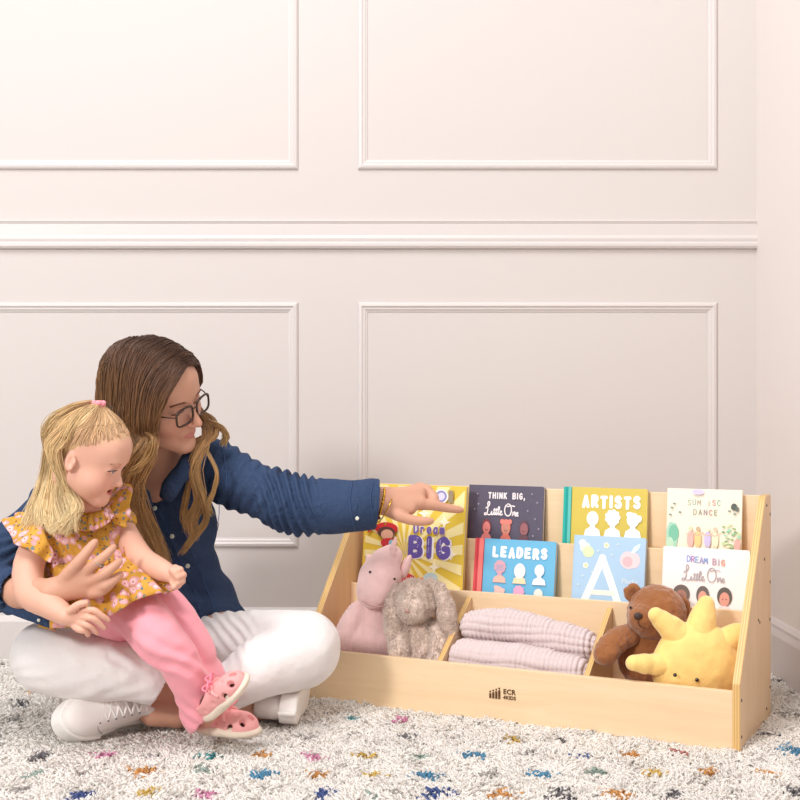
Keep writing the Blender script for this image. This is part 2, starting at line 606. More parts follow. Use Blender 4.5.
np_mesh('backing', np.stack([gx.ravel(), gy.ravel(), gz.ravel()], 1), GF, M_pile, rug, True, col=gc, M=Matrix.Translation((0, -2.4, 0)))
# ---------------------------------------------------------------- birch book display
ANG = 26.5
SW, SD = 1.03, 0.355
SM = Matrix.Translation((-0.229, 2.96, 0.0)) @ Matrix.Rotation(R(-ANG), 4, 'Z')
shelf = empty('book_display', SM, 'birch plywood book display with tilted tiers and three front bins on the rug', 'bookshelf')

def wood(name, base, dark, scale=(1.2, 14, 14), ply=None):
    N = NT(name)
    tc = N.n('TexCoord')
    mp = N.n('Mapping')
    mp.inputs['Scale'].default_value = scale
    N.l(tc.outputs['Object'], mp.inputs['Vector'])
    ns = N.n('TexNoise', i_Scale=2.2, i_Detail=6.0, i_Roughness=0.6, i_Distortion=1.2)
    N.l(mp.outputs[0], ns.inputs['Vector'])
    c = ramp(N, ns.outputs[0], [(0.25, lin(dark)), (0.75, lin(base))])
    if ply is not None:
        wv = N.n('TexWave', i_Scale=ply[0], i_Distortion=0.6, bands_direction=ply[1])
        N.l(tc.outputs['Object'], wv.inputs['Vector'])
        c = mix(N, wv.outputs[0], c, lin('#CBA168'))
    N.l(c, N.b.inputs['Base Color'])
    N.b.inputs['Roughness'].default_value = 0.42
    N.b.inputs['Specular IOR Level'].default_value = 0.35
    return N.m
M_birch = wood('birch_veneer', '#F0D6B2', '#E6C8A0')
M_birch_v = wood('birch_veneer_upright', '#E4C7A2', '#D9B892', (14, 14, 1.2))
M_ply = wood('plywood_edge', '#EDCB8C', '#DDB672', (6, 6, 2), (60, 'X'))
M_screw = mat('screw_metal', '#5A4A3C', 0.4, metal=0.6)
TH = 0.016
side_poly = [(0, -0.014), (0, 0.135), (SD - 0.07, 0.494), (SD - 0.062, 0.5), (SD - 0.004, 0.5), (SD, 0.496), (SD, -0.014)]
def side(u0):
    bm = prism_bm(side_poly, u0, u0 + TH, 0, 0.0015)
    o = bm_obj('side_panel', bm, [M_birch_v, M_ply], shelf)
    for p in o.data.polygons:
        if abs(p.normal.x) < 0.5:
            p.material_index = 1
    return o
side(0)
sr = side(SW - TH)
for v_, z_ in ((0.30, 0.478), (0.343, 0.455), (0.27, 0.36), (0.343, 0.30), (0.2, 0.235), (0.215, 0.228), (0.34, 0.215), (0.343, 0.06), (0.012, 0.10), (0.012, 0.025), (0.30, 0.02)):
    bm = bmesh.new()
    bmesh.ops.create_cone(bm, cap_ends=True, segments=12, radius1=0.0032, radius2=0.0032, depth=0.0015)
    bm_obj('screw', bm, M_screw, sr, M=Matrix.Translation((SW + 0.0004, v_, z_)) @ Matrix.Rotation(R(90), 4, 'Y'))
a, b = TH, SW - TH
def board(name, lo, hi, m=M_birch, bev=0.0012):
    o = bm_obj(name, box_bm(lo, hi, bev), [m, M_ply], shelf)
    return o
fp = board('front_panel', (a, 0.002, -0.010), (b, 0.018, 0.118))
board('bottom_panel', (a, 0.018, 0.018), (b, SD - 0.02, 0.034))
board('back_panel', (a, SD - 0.030, 0.004), (b, SD - 0.014, 0.498))
V1, Z1 = 0.200, 0.252     # lip of the lower book slot
V2, Z2 = 0.268, 0.372     # lip of the upper book slot
board('lower_tier_panel', (a, V1, 0.034), (b, V1 + 0.012, Z1))
board('upper_tier_panel', (a, V2, 0.20), (b, V2 + 0.012, Z2))
L1, L2 = 0.222, 0.345
board('lower_ledge', (a, V1 + 0.012, L1 - 0.012), (b, V2, L1))
board('upper_ledge', (a, V2 + 0.012, L2 - 0.012), (b, SD - 0.03, L2))
div_poly = [(0.018, 0.034), (0.018, 0.112), (V1 - 0.006, 0.238), (V1, 0.238), (V1, 0.034)]
for u in (0.346, 0.697):
    o = bm_obj('divider', prism_bm(div_poly, u - 0.006, u + 0.006, 0, 0.001), [M_birch_v, M_ply], shelf)
    for p in o.data.polygons:
        if abs(p.normal.x) < 0.5:
            p.material_index = 1

def SL(u, v, z):
    return SM @ Vector((u, v, z))
def u_at(px, v):
    q = (px - 400) / FPX
    ca, sa = math.cos(R(ANG)), math.sin(R(ANG))
    X0, Y0 = -0.229 + sa * v, 2.96 + ca * v
    return (q * Y0 - X0) / (ca + q * sa)

# ---------------------------------------------------------------- flat printed art (goes on covers, logo)
def ear(me, M=None):
    return me
_bowl = [(0, 1), (.55, 1), (.9, .88), (.9, .62), (.5, .5), (0, .5)]
GLYPH = {
 'A': [[(0, 0), (.5, 1), (1, 0)], [(.2, .33), (.8, .33)]],
 'B': [[(0, 0), (0, 1)], _bowl, [(0, .5), (.6, .5), (1, .36), (.98, .1), (.55, 0), (0, 0)]],
 'C': [[(.95, .82), (.6, 1), (.15, .85), (0, .5), (.15, .13), (.6, 0), (.95, .18)]],
 'D': [[(0, 0), (0, 1)], [(0, 1), (.5, 1), (.95, .75), (.95, .25), (.5, 0), (0, 0)]],
 'E': [[(.9, 1), (0, 1), (0, 0), (.9, 0)], [(0, .5), (.75, .5)]],
 'G': [[(.95, .82), (.6, 1), (.15, .85), (0, .5), (.15, .13), (.55, 0), (.95, .15), (.97, .45)], [(.97, .45), (.6, .45)]],
 'H': [[(0, 0), (0, 1)], [(1, 0), (1, 1)], [(0, .5), (1, .5)]],
 'I': [[(.5, 0), (.5, 1)]],
 'K': [[(0, 0), (0, 1)], [(.95, 1), (.05, .45)], [(.3, .6), (1, 0)]],
 'L': [[(0, 1), (0, 0), (.85, 0)]],
 'M': [[(0, 0), (.1, 1), (.5, .35), (.9, 1), (1, 0)]],
 'N': [[(0, 0), (0, 1), (1, 0), (1, 1)]],
 'R': [[(0, 0), (0, 1)], _bowl, [(.4, .5), (1, 0)]],
 'S': [[(.92, .85), (.55, 1), (.12, .88), (.1, .64), (.5, .52), (.9, .38), (.9, .12), (.5, 0), (.05, .14)]],
 'T': [[(0, 1), (1, 1)], [(.5, 1), (.5, 0)]],
 'U': [[(0, 1), (0, .3), (.2, .03), (.5, 0), (.8, .03), (1, .3), (1, 1)]],
 ',': [[(.5, .1), (.3, -.2)]],
 'r': [[(.1, 0), (.1, .6)], [(.1, .4), (.45, .62), (.8, .55)]],
 'e': [[(.1, .32), (.9, .32), (.8, .55), (.45, .64), (.1, .45), (.1, .15), (.5, 0), (.85, .1)]],
 'a': [[(.85, .6), (.4, .64), (.08, .4), (.12, .1), (.45, 0), (.85, .25)], [(.88, .62), (.88, 0)]],
 'm': [[(.0, 0), (.0, .62)], [(0, .4), (.25, .62), (.45, .5), (.45, 0)], [(.45, .4), (.72, .62), (.95, .5), (.95, 0)]],
}
class Art:
    def __init__(s):
        s.v, s.f, s.m, s.mats, s.z = [], [], [], [], 0.0
    def _m(s, col):
        m = flat(col)
        if m not in s.mats:
            s.mats.append(m)
        return s.mats.index(m)
    def tri(s, pts, faces, col, dz=None):
        s.z += 0.00004
        b = len(s.v)
        s.v += [(p[0], p[1], s.z) for p in pts]
        s.f += [tuple(b + i for i in f) for f in faces]
        s.m += [s._m(col)] * len(faces)
    def poly(s, pts, col):
        s.tri(pts, [range(len(pts))], col)
    def disc(s, x, y, rx, ry, col, n=20, a0=0, a1=360):
        s.poly([(x + rx * math.cos(R(a0 + (a1 - a0) * i / n)), y + ry * math.sin(R(a0 + (a1 - a0) * i / n))) for i in range(n + (a1 - a0 < 360))], col)
    def ring(s, x, y, r, w, col):
        s.stroke([(x + r * math.cos(R(i * 24)), y + r * math.sin(R(i * 24))) for i in range(16)], w, col, n=30)
    def stroke(s, pts, w, col, n=None, w1=None):
        n = n or len(pts) * 6
        p = catmull(pts, n)
        t = np.gradient(p, axis=0)
        t /= np.linalg.norm(t, axis=1, keepdims=True) + 1e-9
        nn = np.stack([-t[:, 1], t[:, 0]], 1)
        ww = np.linspace(w, w if w1 is None else w1, n)[:, None] / 2
        A, B = p + nn * ww, p - nn * ww
        s.tri([tuple(q) for q in A] + [tuple(q) for q in B], [(i, i + 1, n + i + 1, n + i) for i in range(n - 1)][::1], col)
    def text(s, body, x, y, size, col, bold=0.0, sx=1.0, rot=0, space=1.0, shear=0.0, align='CENTER'):
        cu = bpy.data.curves.new('t', 'FONT')
        cu.body = body
        cu.size = size
        cu.offset = bold
        cu.space_character = space
        cu.shear = shear
        cu.align_x = align
        cu.align_y = 'CENTER'
        cu.resolution_u = 3
        o = bpy.data.objects.new('t', cu)
        COL.objects.link(o)
        bpy.context.view_layer.update()
        me = bpy.data.meshes.new_from_object(o.evaluated_get(bpy.context.evaluated_depsgraph_get()))
        c, sn = math.cos(R(rot)), math.sin(R(rot))
        pts = [(x + (v.co.x * sx) * c - v.co.y * sn, y + (v.co.x * sx) * sn + v.co.y * c) for v in me.vertices]
        s.tri(pts, [tuple(p.vertices) for p in me.polygons], col)
        bpy.data.objects.remove(o)
        bpy.data.curves.remove(cu)
        bpy.data.meshes.remove(me)
    def letters(s, body, x, y, hgt, col, wd, pitch=0.78, jit=0.0, off=(0, 0)):
        """fat hand-drawn capitals, centred on x; wd = stroke width"""
        adv = [pitch * hgt * (0.55 if c in 'I,' else 1.15 if c == 'M' else 1) for c in body]
        cx = x - sum(adv) / 2
        for i, c in enumerate(body):
            a = adv[i]
            gw = a * 0.70 - wd * 0.6
            ox, oy = cx + a / 2 + off[0], y + off[1] + jit * hgt * math.sin(i * 2.3)
            for st in GLYPH.get(c, []):
                pts = [(ox + (p[0] - 0.5) * gw * (1 if c != 'I' else 0), oy + (p[1] - 0.5) * (hgt - wd)) for p in st]
                if len(pts) > 2 and c in 'AEFHKLMNTVWYZ4':
                    for q in range(len(pts) - 1):
                        s.stroke([pts[q], pts[q + 1]], wd, col, n=2)
                else:
                    s.stroke(pts, wd, col, n=2 if len(pts) == 2 else len(pts) * 5)
                for p in pts if len(pts) < 5 else (pts[0], pts[-1]):
                    s.disc(p[0], p[1], wd / 2, wd / 2, col, n=10)
            cx += a
    def build(s, name, parent, M=None):
        o = new_mesh(name, s.v, s.f, s.mats, parent, False, s.m, M)
        return o

# logo on the front panel
la = Art()
INK = '#5C3A1E'
for i, hgt in enumerate((0.011, 0.014, 0.017, 0.020)):
    x = i * 0.0072
    la.poly([(x, 0.0), (x + 0.0052, 0), (x + 0.0052, hgt - 0.001), (x + 0.0044, hgt), (x + 0.0008, hgt), (x, hgt - 0.001)], INK)
    la.disc(x + 0.0026, hgt + 0.0036, 0.0022, 0.0022, INK)
la.text('ECR', 0.0335, 0.0175, 0.0155, INK, 0.00045, align='LEFT', space=1.08)
la.text('4KIDS', 0.0335, 0.0048, 0.0112, INK, 0.00035, align='LEFT', space=1.04)
ul = u_at(489, 0.0)
for i in range(len(la.v)):
    pass
la.build('logo', fp, Matrix.Translation((ul, 0.0012, 0.0595 - 0.0125 + 0.002)) @ Matrix.Rotation(R(90), 4, 'X'))

# ---------------------------------------------------------------- books
def rrect(w, h, r, n=5, left=False):
    """cover outline with the fore-edge corners rounded"""
    pts = [(0, 0)]
    pts += [(w - r + r * math.sin(R(90 * i / n)), r - r * math.cos(R(90 * i / n))) for i in range(n + 1)]
    pts += [(w - r + r * math.cos(R(90 * i / n)), h - r + r * math.sin(R(90 * i / n))) for i in range(n + 1)]
    pts += [(0, h)]
    return pts
def book(px0, px1, w_v, z0, h, th, cov, label, art, spine=None, spine_w=0.0, tilt=9, top_px=None, rad=0.006, back=None, roll=0.0, dy=0.0):
    """book standing in a slot: front cover faces -v; local x right, y up, z out of the cover"""
    u0, u1 = u_at(px0, w_v), u_at(px1, w_v)
    w = u1 - u0
    M = SM @ Matrix.Translation((u0, w_v + dy, z0)) @ Matrix.Rotation(R(roll), 4, 'Y') @ Matrix.Rotation(R(90 - tilt), 4, 'X')
    b = empty('board_book' if th > 0.008 else 'picture_book', M, label, 'book', 'books on the display')
    ol = rrect(w, h, rad)
    c = prism_bm(ol, -0.0018, 0.0, 2, 0.0003)
    bm_obj('front_cover', c, flat(cov, 0.35), b)
    bm_obj('back_cover', prism_bm(ol, -th, -th + 0.0018, 2, 0.0003), flat(back or cov, 0.35), b)
    inn = [(min(max(x, 0.0015), w - 0.001), min(max(y, 0.001), h - 0.001)) for x, y in ol]
    bm_obj('page_block', prism_bm(inn, -th + 0.0018, -0.0018, 2), mat('page_edges', '#D8CDBD', 0.8), b)
    sp = box_bm((-0.0006, 0, -th - 0.0006), (max(spine_w, 0.002), h, 0.0006), 0.0006)
    so = bm_obj('spine', sp, flat(spine or cov, 0.5), b)
    ar = Art()
    ar.z = 0.0003
    art(ar, w, h, spine_w)
    ar.build('cover_art', b)
    return b

def stars(ar, pts, s, col):
    for x, y in pts:
        q = []
        for i in range(8):
            r_ = s if i % 2 == 0 else s * 0.4
            q.append((x + r_ * math.cos(R(i * 45)), y + r_ * math.sin(R(i * 45))))
        ar.poly(q, col)

def cursive_little_one(ar, x, y, s, col, wd):
    def S(pts, c=1):
        ar.stroke([(x + a * s, y + b * s) for a, b in pts], wd, col, n=len(pts) * 7)
    # L
    S([(.0, .62), (.06, .72), (.22, .78), (.34, .95), (.38, 1.15), (.30, 1.28), (.20, 1.18), (.20, .9), (.20, .45), (.12, .15), (0, .02), (-.12, .08), (-.06, .2), (.1, .16), (.3, .04), (.5, .1), (.58, .28)])
    S([(.62, .4), (.60, .12), (.70, .06), (.82, .25)])
    S([(.90, .68), (.86, .3), (.88, .08), (.98, .12), (1.04, .3)])
    S([(1.10, .68), (1.06, .3), (1.08, .08), (1.18, .12), (1.24, .3)])
    S([(.76, .5), (1.0, .53), (1.24, .55)])
    S([(1.24, .3), (1.38, .6), (1.38, .8), (1.30, .78), (1.27, .4), (1.34, .08), (1.46, .2)])
    S([(1.46, .2), (1.58, .3), (1.60, .42), (1.50, .4), (1.47, .18), (1.58, .05), (1.74, .18)])
    # O
    S([(2.25, 1.12), (2.02, .95), (1.92, .55), (2.02, .15), (2.28, .0), (2.52, .18), (2.60, .6), (2.48, 1.0), (2.25, 1.12), (2.1, 1.0), (2.2, .88), (2.6, .95), (2.95, .9)])
    S([(2.72, .02), (2.74, .25), (2.76, .38), (2.78, .15), (2.90, .38), (2.98, .34), (2.98, .05), (3.08, .1)])
    S([(3.08, .1), (3.22, .2), (3.26, .3), (3.16, .34), (3.10, .18), (3.18, .02), (3.34, .08)])

def art_think(ar, w, h, sw):
    ar.letters('THINK BIG,', w * .51, h * .84, h * .105, '#EDE6EA', h * .022, pitch=.70)
    cursive_little_one(ar, w * .24, h * .53, h * .165, '#F0EAEE', h * .02)
    stars(ar, [(w * .12, h * .86), (w * .09, h * .62), (w * .14, h * .7), (w * .85, h * .88), (w * .92, h * .75), (w * .9, h * .5), (w * .88, h * .24), (w * .8, h * .62), (w * .95, h * .35)], h * .022, '#A79DB0')
    for (fx, fc, hc) in ((.26, '#E08A86', '#8A4A50'), (.52, '#C98878', '#D9796A'), (.76, '#9A6468', '#6B4A55')):
        ar.disc(w * fx, h * .35, w * .062, h * .12, hc)
        ar.disc(w * fx, h * .335, w * .05, h * .095, fc)
        ar.disc(w * fx, h * .13, w * .075, h * .13, fc if fx < .3 else hc)
        if .4 < fx < .6:
            for q in (-.05, 0, .05):
                ar.disc(w * (fx + q), h * .44, w * .03, h * .04, '#E8857A')
        ar.stroke([(w * (fx - .02), h * .31), (w * fx, h * .295), (w * (fx + .02), h * .31)], h * .008, '#5A3038')

def bust(ar, x, y, s, col, hair=0, body=None):
    ar.disc(x, y, s * .36, s * .42, col)
    ar.poly([(x - s * .14, y - s * .3), (x + s * .14, y - s * .3), (x + s * .17, y - s * .6), (x - s * .17, y - s * .6)], col)
    b = body or col
    ar.poly([(x - s * .5, y - s * 1.0), (x - s * .42, y - s * .66), (x - s * .2, y - s * .52), (x + s * .2, y - s * .52), (x + s * .42, y - s * .66), (x + s * .5, y - s * 1.0)], b)
    if hair == 1:
        for a in range(0, 360, 40):
            ar.disc(x + s * .33 * math.cos(R(a)), y + s * .1 + s * .34 * math.sin(R(a)), s * .14, s * .14, col)
    if hair == 2:
        ar.disc(x + s * .38, y + s * .08, s * .14, s * .2, col)
        ar.disc(x - s * .2, y + s * .3, s * .2, s * .16, col)
    if hair == 3:
        ar.disc(x, y - s * .12, s * .42, s * .52, col)

def art_artists(ar, w, h, sw):
    ar.letters('ARTISTS', w * .575, h * .79, h * .20, '#FFFDF6', h * .052, pitch=.70, jit=.04)
    for i, x in enumerate((.36, .60, .84)):
        bust(ar, w * x, h * .54, w * .20, '#FFFDF8', i)
        bust(ar, w * x, h * .12, w * .17, '#FFF6EC', (i + 1) % 3)
    ar.poly([(sw * .30, h * .1), (sw * .62, h * .1), (sw * .62, h), (sw * .30, h)], '#0E9A94')
    ar.poly([(sw * .62, 0), (sw, 0), (sw, h), (sw * .62, h)], '#64C0B8')

def art_leaders(ar, w, h, sw):
    ar.letters('LEADERS', w * .565, h * .80, h * .175, '#FFFFFF', h * .046, pitch=.76, jit=.04)
    cols = [('#D9A6B4', 1), ('#F6F0EA', 3), ('#E4ECF8', 0)]
    for i, x in enumerate((.33, .58, .82)):
        bust(ar, w * x, h * .55, w * .165, cols[i][0], cols[i][1], ('#E9B8A8', '#F8D8B0', '#F6F4F8')[i])
        if i:
            ar.disc(w * x + (0 if i == 2 else .002), h * .53, w * .04, w * .045, ('', '#FBF3E6', '#DCE4FA')[i])
        else:
            for q in range(5):
                ar.stroke([(w * (x - .05), h * (.58 - q * .02)), (w * x, h * (.60 - q * .02)), (w * (x + .05), h * (.585 - q * .02))], h * .006, '#8FA8D0')
        bust(ar, w * x, h * .19, w * .15, ('#F0C0B8', '#E8A8C8', '#F4E6DC')[i], (2, 1, 0)[i])
    ar.poly([(sw * .25, 0), (sw * .5, 0), (sw * .5, h), (sw * .25, h)], '#C83C46')
    ar.poly([(sw * .5, 0), (sw, 0), (sw, h), (sw * .5, h)], '#F07C78')

def art_a(ar, w, h, sw):
    t = h * .095
    ar.stroke([(w * .15, h * .06), (w * .29, h * .40), (w * .41, h * .70)], t, '#FFFDF4', n=12)
    ar.stroke([(w * .68, h * .05), (w * .54, h * .40), (w * .41, h * .70)], t, '#FBF8F0', n=12)
    ar.disc(w * .41, h * .71, t * .52, t * .52, '#FFFFFF')
    ar.poly([(w * .25, h * .22), (w * .60, h * .22), (w * .58, h * .285), (w * .27, h * .285)], '#FCE9DC')
    ar.poly([(w * .25, h * .02), (w * .5, h * .02), (w * .5, h * .07), (w * .26, h * .07)], '#EDE6E0')
    # peach with leaf
    ar.disc(w * .77, h * .70, w * .115, h * .115, '#F8D3D8')
    ar.disc(w * .84, h * .70, w * .09, h * .105, '#F8D3D8')
    ar.disc(w * .76, h * .68, w * .07, h * .07, '#F5B9BE')
    ar.poly([(w * .80, h * .80), (w * .84, h * .88), (w * .93, h * .93), (w * .91, h * .85), (w * .85, h * .80)], '#D8F0EC')
    ar.text('Plucky', w * .80, h * .42, h * .085, '#D4DEEC', h * .002)
    ar.disc(w * .16, h * .84, w * .075, h * .07, '#E4F0DC')
    ar.disc(w * .21, h * .78, w * .08, h * .075, '#D6E8B8')
    ar.disc(w * .12, h * .90, w * .05, h * .045, '#EFF6F0')
    for x, y in ((.46, .88), (.18, .60)):
        for a in range(0, 360, 72):
            ar.disc(w * x + w * .025 * math.cos(R(a)), h * y + w * .025 * math.sin(R(a)), w * .018, w * .018, '#F2F4D8')
        ar.disc(w * x, h * y, w * .013, w * .013, '#B9C86A')
    stars(ar, [(w * .35, h * .80), (w * .54, h * .76), (w * .14, h * .46), (w * .09, h * .34), (w * .62, h * .9), (w * .28, h * .52)], h * .03, '#CBE0E8')
    ar.disc(w * .93, h * .08, w * .10, h * .11, '#FFF3E6')

def art_dream_little(ar, w, h, sw):
    for i, (ch, c) in enumerate(zip('DREAM BIG', ['#8FA0D8', '#B08AC0', '#8FB0D8', '#A8A0C8', '#88A0D0', '#000000', '#C0A0B0', '#B8A8B8', '#D8A090'])):
        if ch != ' ':
            ar.letters(ch, w * (.30 + i * .050), h * (.84 - i * .004), h * .095, c, h * .017)
    cursive_little_one(ar, w * .25, h * .53, h * .175, '#B3A9AE', h * .013)
    for x, hc, fc, rx in ((.23, '#6E6058', '#A87868', .10), (.48, '#6A625E', '#E0A08C', .075), (.73, '#5E5850', '#D89888', .085)):
        ar.disc(w * x, h * .34, w * rx, h * .13, hc)
        ar.disc(w * x, h * .30, w * rx * .68, h * .10, fc)
        ar.disc(w * x, h * .11, w * .10, h * .10, '#E8D8D8' if x > .6 else '#C8B0B8')
        ar.disc(w * (x - .02), h * .30, w * .006, h * .01, '#5A4038')
        ar.disc(w * (x + .02), h * .30, w * .006, h * .01, '#5A4038')

def art_dance(ar, w, h, sw):
    a1 = zip('SUM ISC ', ['#A9B89C', '#9DB0A0', '#B8A99C', '#C8A0A0', '#B8B098', '#D89090', '#98B8A0', '#A8C0B8'])
    for i, (ch, c) in enumerate(a1):
        ar.letters(ch, w * (.30 + i * .066), h * (.80 + .012 * math.sin(i * 1.4)), h * .085, c, h * .012)
    for i, (ch, c) in enumerate(zip('DANCE', ['#B0B098', '#A8A090', '#A898A0', '#C89890', '#A8B098'])):
        ar.letters(ch, w * (.38 + i * .070), h * .67, h * .085, c, h * .012)
    ar.poly([(w * .0, h * .05), (w * .12, h * .0), (w * .16, h * .3), (w * .13, h * .5), (w * .04, h * .52), (0, h * .4)], '#A8D4BE')
    ar.disc(w * .10, h * .36, w * .07, h * .12, '#7CC0A4')
    ar.disc(w * .05, h * .2, w * .05, h * .1, '#BBDDC4')
    rr_ = random.Random(5)
    for i in range(46):
        x, y = rr_.uniform(.76, .98), rr_.uniform(.03, .5)
        ar.disc(w * x, h * y, w * .025, h * .014, rr_.choice(['#9DBB84', '#C2D6A4', '#7EA070', '#A9D8B8', '#DDE5B8', '#86C8A0']), n=8)
    ar.disc(w * .95, h * .22, w * .04, h * .10, '#EBB0A8')
    for x, y in ((.07, .72), (.05, .62), (.18, .66), (.10, .78), (.91, .66), (.88, .74), (.84, .70)):
        ar.disc(w * x, h * y, w * .022, h * .014, '#88968A', n=8)
    ar.disc(w * .90, h * .76, w * .04, h * .05, '#59615A')
    ar.disc(w * .94, h * .73, w * .025, h * .035, '#6A726A')
    # dancing figures
    for x, c, hc in ((.33, '#F0B8B0', '#F2D8B8'), (.43, '#F2CC90', '#C8B090'), (.56, '#C9BEE4', '#E8E0D0'), (.66, '#F0E4C8', '#D8C8B0')):
        ar.disc(w * x, h * .28, w * .045, h * .12, c)
        ar.disc(w * x, h * .43, w * .028, h * .035, hc)
        ar.stroke([(w * x, h * .2), (w * (x - .02), h * .12), (w * (x + .01), h * .06)], h * .012, '#C8B8A0')
        ar.stroke([(w * (x - .06), h * .36), (w * x, h * .34), (w * (x + .07), h * .39)], h * .014, '#D9B8A0')
    ar.disc(w * .42, h * .955, w * .08, h * .04, '#D4CCE8')

def art_dream_big(ar, w, h, sw):
    cx, cy = w * .42, h * .40
    for i in range(20):
        a0, a1 = R(i * 18), R(i * 18 + 9)
        pts = [(cx, cy)]
        for a in (a0, a1):
            ex, ey = math.cos(a), math.sin(a)
            tt = min((w * .565 if ex > 0 else w * .405) / max(abs(ex), 1e-6), (h * .59 if ey > 0 else h * .39) / max(abs(ey), 1e-6))
            pts.append((cx + ex * tt, cy + ey * tt))
        ar.poly(pts, '#F4E6A8')
    stars(ar, [(w * .8, h * .68), (w * .72, h * .28), (w * .14, h * .3), (w * .88, h * .4), (w * .6, h * .75)], h * .06, '#FBF4D8')
    # big words
    for o_, c, bd in ((.014, '#FBF8F4', .062), (0, '#6B5BA8', .052)):
        ar.letters('BIG', w * .665, h * .45, h * .205, c, h * bd, pitch=.86, off=(o_ * w, -o_ * h * .5))
    rr_ = random.Random(2)
    for c, bd in (('#FFF9EE', .026), ('#7A66AC', .017)):
        ar.letters('Dream', w * .66, h * .615, h * .095, c, h * bd, pitch=.68)
    for i in range(46):
        x = rr_.choice([.435, .44, .55, .56, .662, .665, .775, .78, .88])
        ar.disc(w * x, h * rr_.uniform(.37, .53), w * .005, w * .005, '#C9BFE8', n=6)
    # reader with red hair and bow, sitting
    ar.disc(w * .24, h * .60, w * .115, h * .055, '#C32A30')
    ar.disc(w * .24, h * .565, w * .09, h * .05, '#5A3A34')
    ar.disc(w * .25, h * .545, w * .062, h * .045, '#D9A48C')
    ar.poly([(w * .05, h * .64), (w * .12, h * .60), (w * .05, h * .55)], '#C32A30')
    ar.poly([(w * .16, h * .64), (w * .10, h * .60), (w * .16, h * .56)], '#B02028')
    ar.disc(w * .27, h * .47, w * .08, h * .045, '#C83A40')
    ar.disc(w * .3, h * .47, w * .03, h * .03, '#8FC4D8')
    ar.disc(w * .44, h * .17, w * .11, h * .04, '#C84048')
    ar.disc(w * .62, h * .13, w * .10, h * .05, '#F0A070')
    ar.disc(w * .70, h * .18, w * .07, h * .05, '#BFD8E0')
    # round seal at the top corner
    ar.disc(w * .77, h * .905, w * .07, h * .065, '#F6F0E2')
    ar.disc(w * .77, h * .905, w * .055, h * .052, '#8E8CC0')
    ar.disc(w * .77, h * .905, w * .035, h * .034, '#D8D4EC')
    ar.poly([(w * .84, h * .85), (w * .885, h * .85), (w * .885, h * .96), (w * .84, h * .96)], '#9A8A70')

VB1, VB2 = 0.213, 0.281
book(467, 542, VB2 + 0.013, L2, 0.160, 0.013, '#5A5568', 'dark grey board book lettered THINK BIG, Little One on the upper tier', art_think, tilt=6)
book(562, 646, VB2 + 0.013, L2, 0.162, 0.013, '#D3BE55', 'mustard board book lettered ARTISTS with a teal spine on the upper tier', art_artists, '#1FB3A8', 0.020, tilt=6)
book(666, 741, VB2 + 0.010, L2 + 0.004, 0.162, 0.010, '#F3EBD9', 'cream picture book with pale green foliage art, top right of the display', art_dance, tilt=6, rad=0.001)
book(361, 462, VB1 + 0.014, L1, 0.282, 0.012, '#E2C44A', 'yellow picture book lettered Dream BIG behind the plush unicorn', art_dream_big, tilt=6, rad=0.001)
book(472, 553, VB1 + 0.014, L1, 0.157, 0.014, '#69B4DA', 'blue board book lettered LEADERS with a red spine on the lower tier', art_leaders, '#E0545A', 0.024, tilt=9)
book(571, 643, VB1 + 0.014, L1, 0.176, 0.013, '#A9C9E4', 'pale blue board book with a large white letter A and a peach', art_a, tilt=9)
book(661, 748, VB1 + 0.014, L1, 0.160, 0.013, '#F4EDEA', 'white board book lettered DREAM BIG Little One behind the yellow plush sun', art_dream_little, tilt=9)
# ---------------------------------------------------------------- plush toys and blanket in the bins
def plush_mat(name, col, bscale, bstr, attr=None, var=0.08, corduroy=None):
    m = mat(name, col, 0.95, bump=(bscale, bstr, 0.004), sheen=0.5, spec=0.08, attr=attr, var=var, varscale=30)
    return m

def fuzz(name, V, F, n, length, r, m, parent, seed=1, M=None, droop=0.4, col=None, clumpf=40):
    """short fur standing on a surface"""
    g = np.random.default_rng(seed)
    NR = vnormals(V, F)
    f = g.integers(0, len(F), n)
    w = g.dirichlet([1, 1, 1, 1], n).astype(np.float32)
    base = (V[F[f]] * w[:, :, None]).sum(1)
    nn = (NR[F[f]] * w[:, :, None]).sum(1)
    d = nn + 0.35 * g.normal(size=(n, 3)) + 0.6 * np.stack([vnoise(base[:, 0] * clumpf, base[:, 1] * clumpf, base[:, 2] * clumpf + q * 5) for q in range(3)], 1)
    d[:, 2] -= droop
    d /= np.linalg.norm(d, axis=1, keepdims=True) + 1e-9
    S = 3
    t = np.linspace(0, 1, S)
    L = length * g.uniform(0.6, 1.2, n)
    p = base[:, None] - nn[:, None] * 0.001 + d[:, None] * (L[:, None] * t[None])[..., None]
    rad = r * np.array([1, 0.8, 0.3])[None] * np.ones((n, 1))
    v, fc = tubes(p, rad.astype(np.float32), 3)
    c = None
    if col is not None:
        c = np.repeat(col * g.uniform(0.85, 1.1, (n, 1)), S * 3, axis=0)
    o = np_mesh(name, v, fc, m, parent, True, M=M, col=c)
    o['kind'] = 'stuff'
    return o

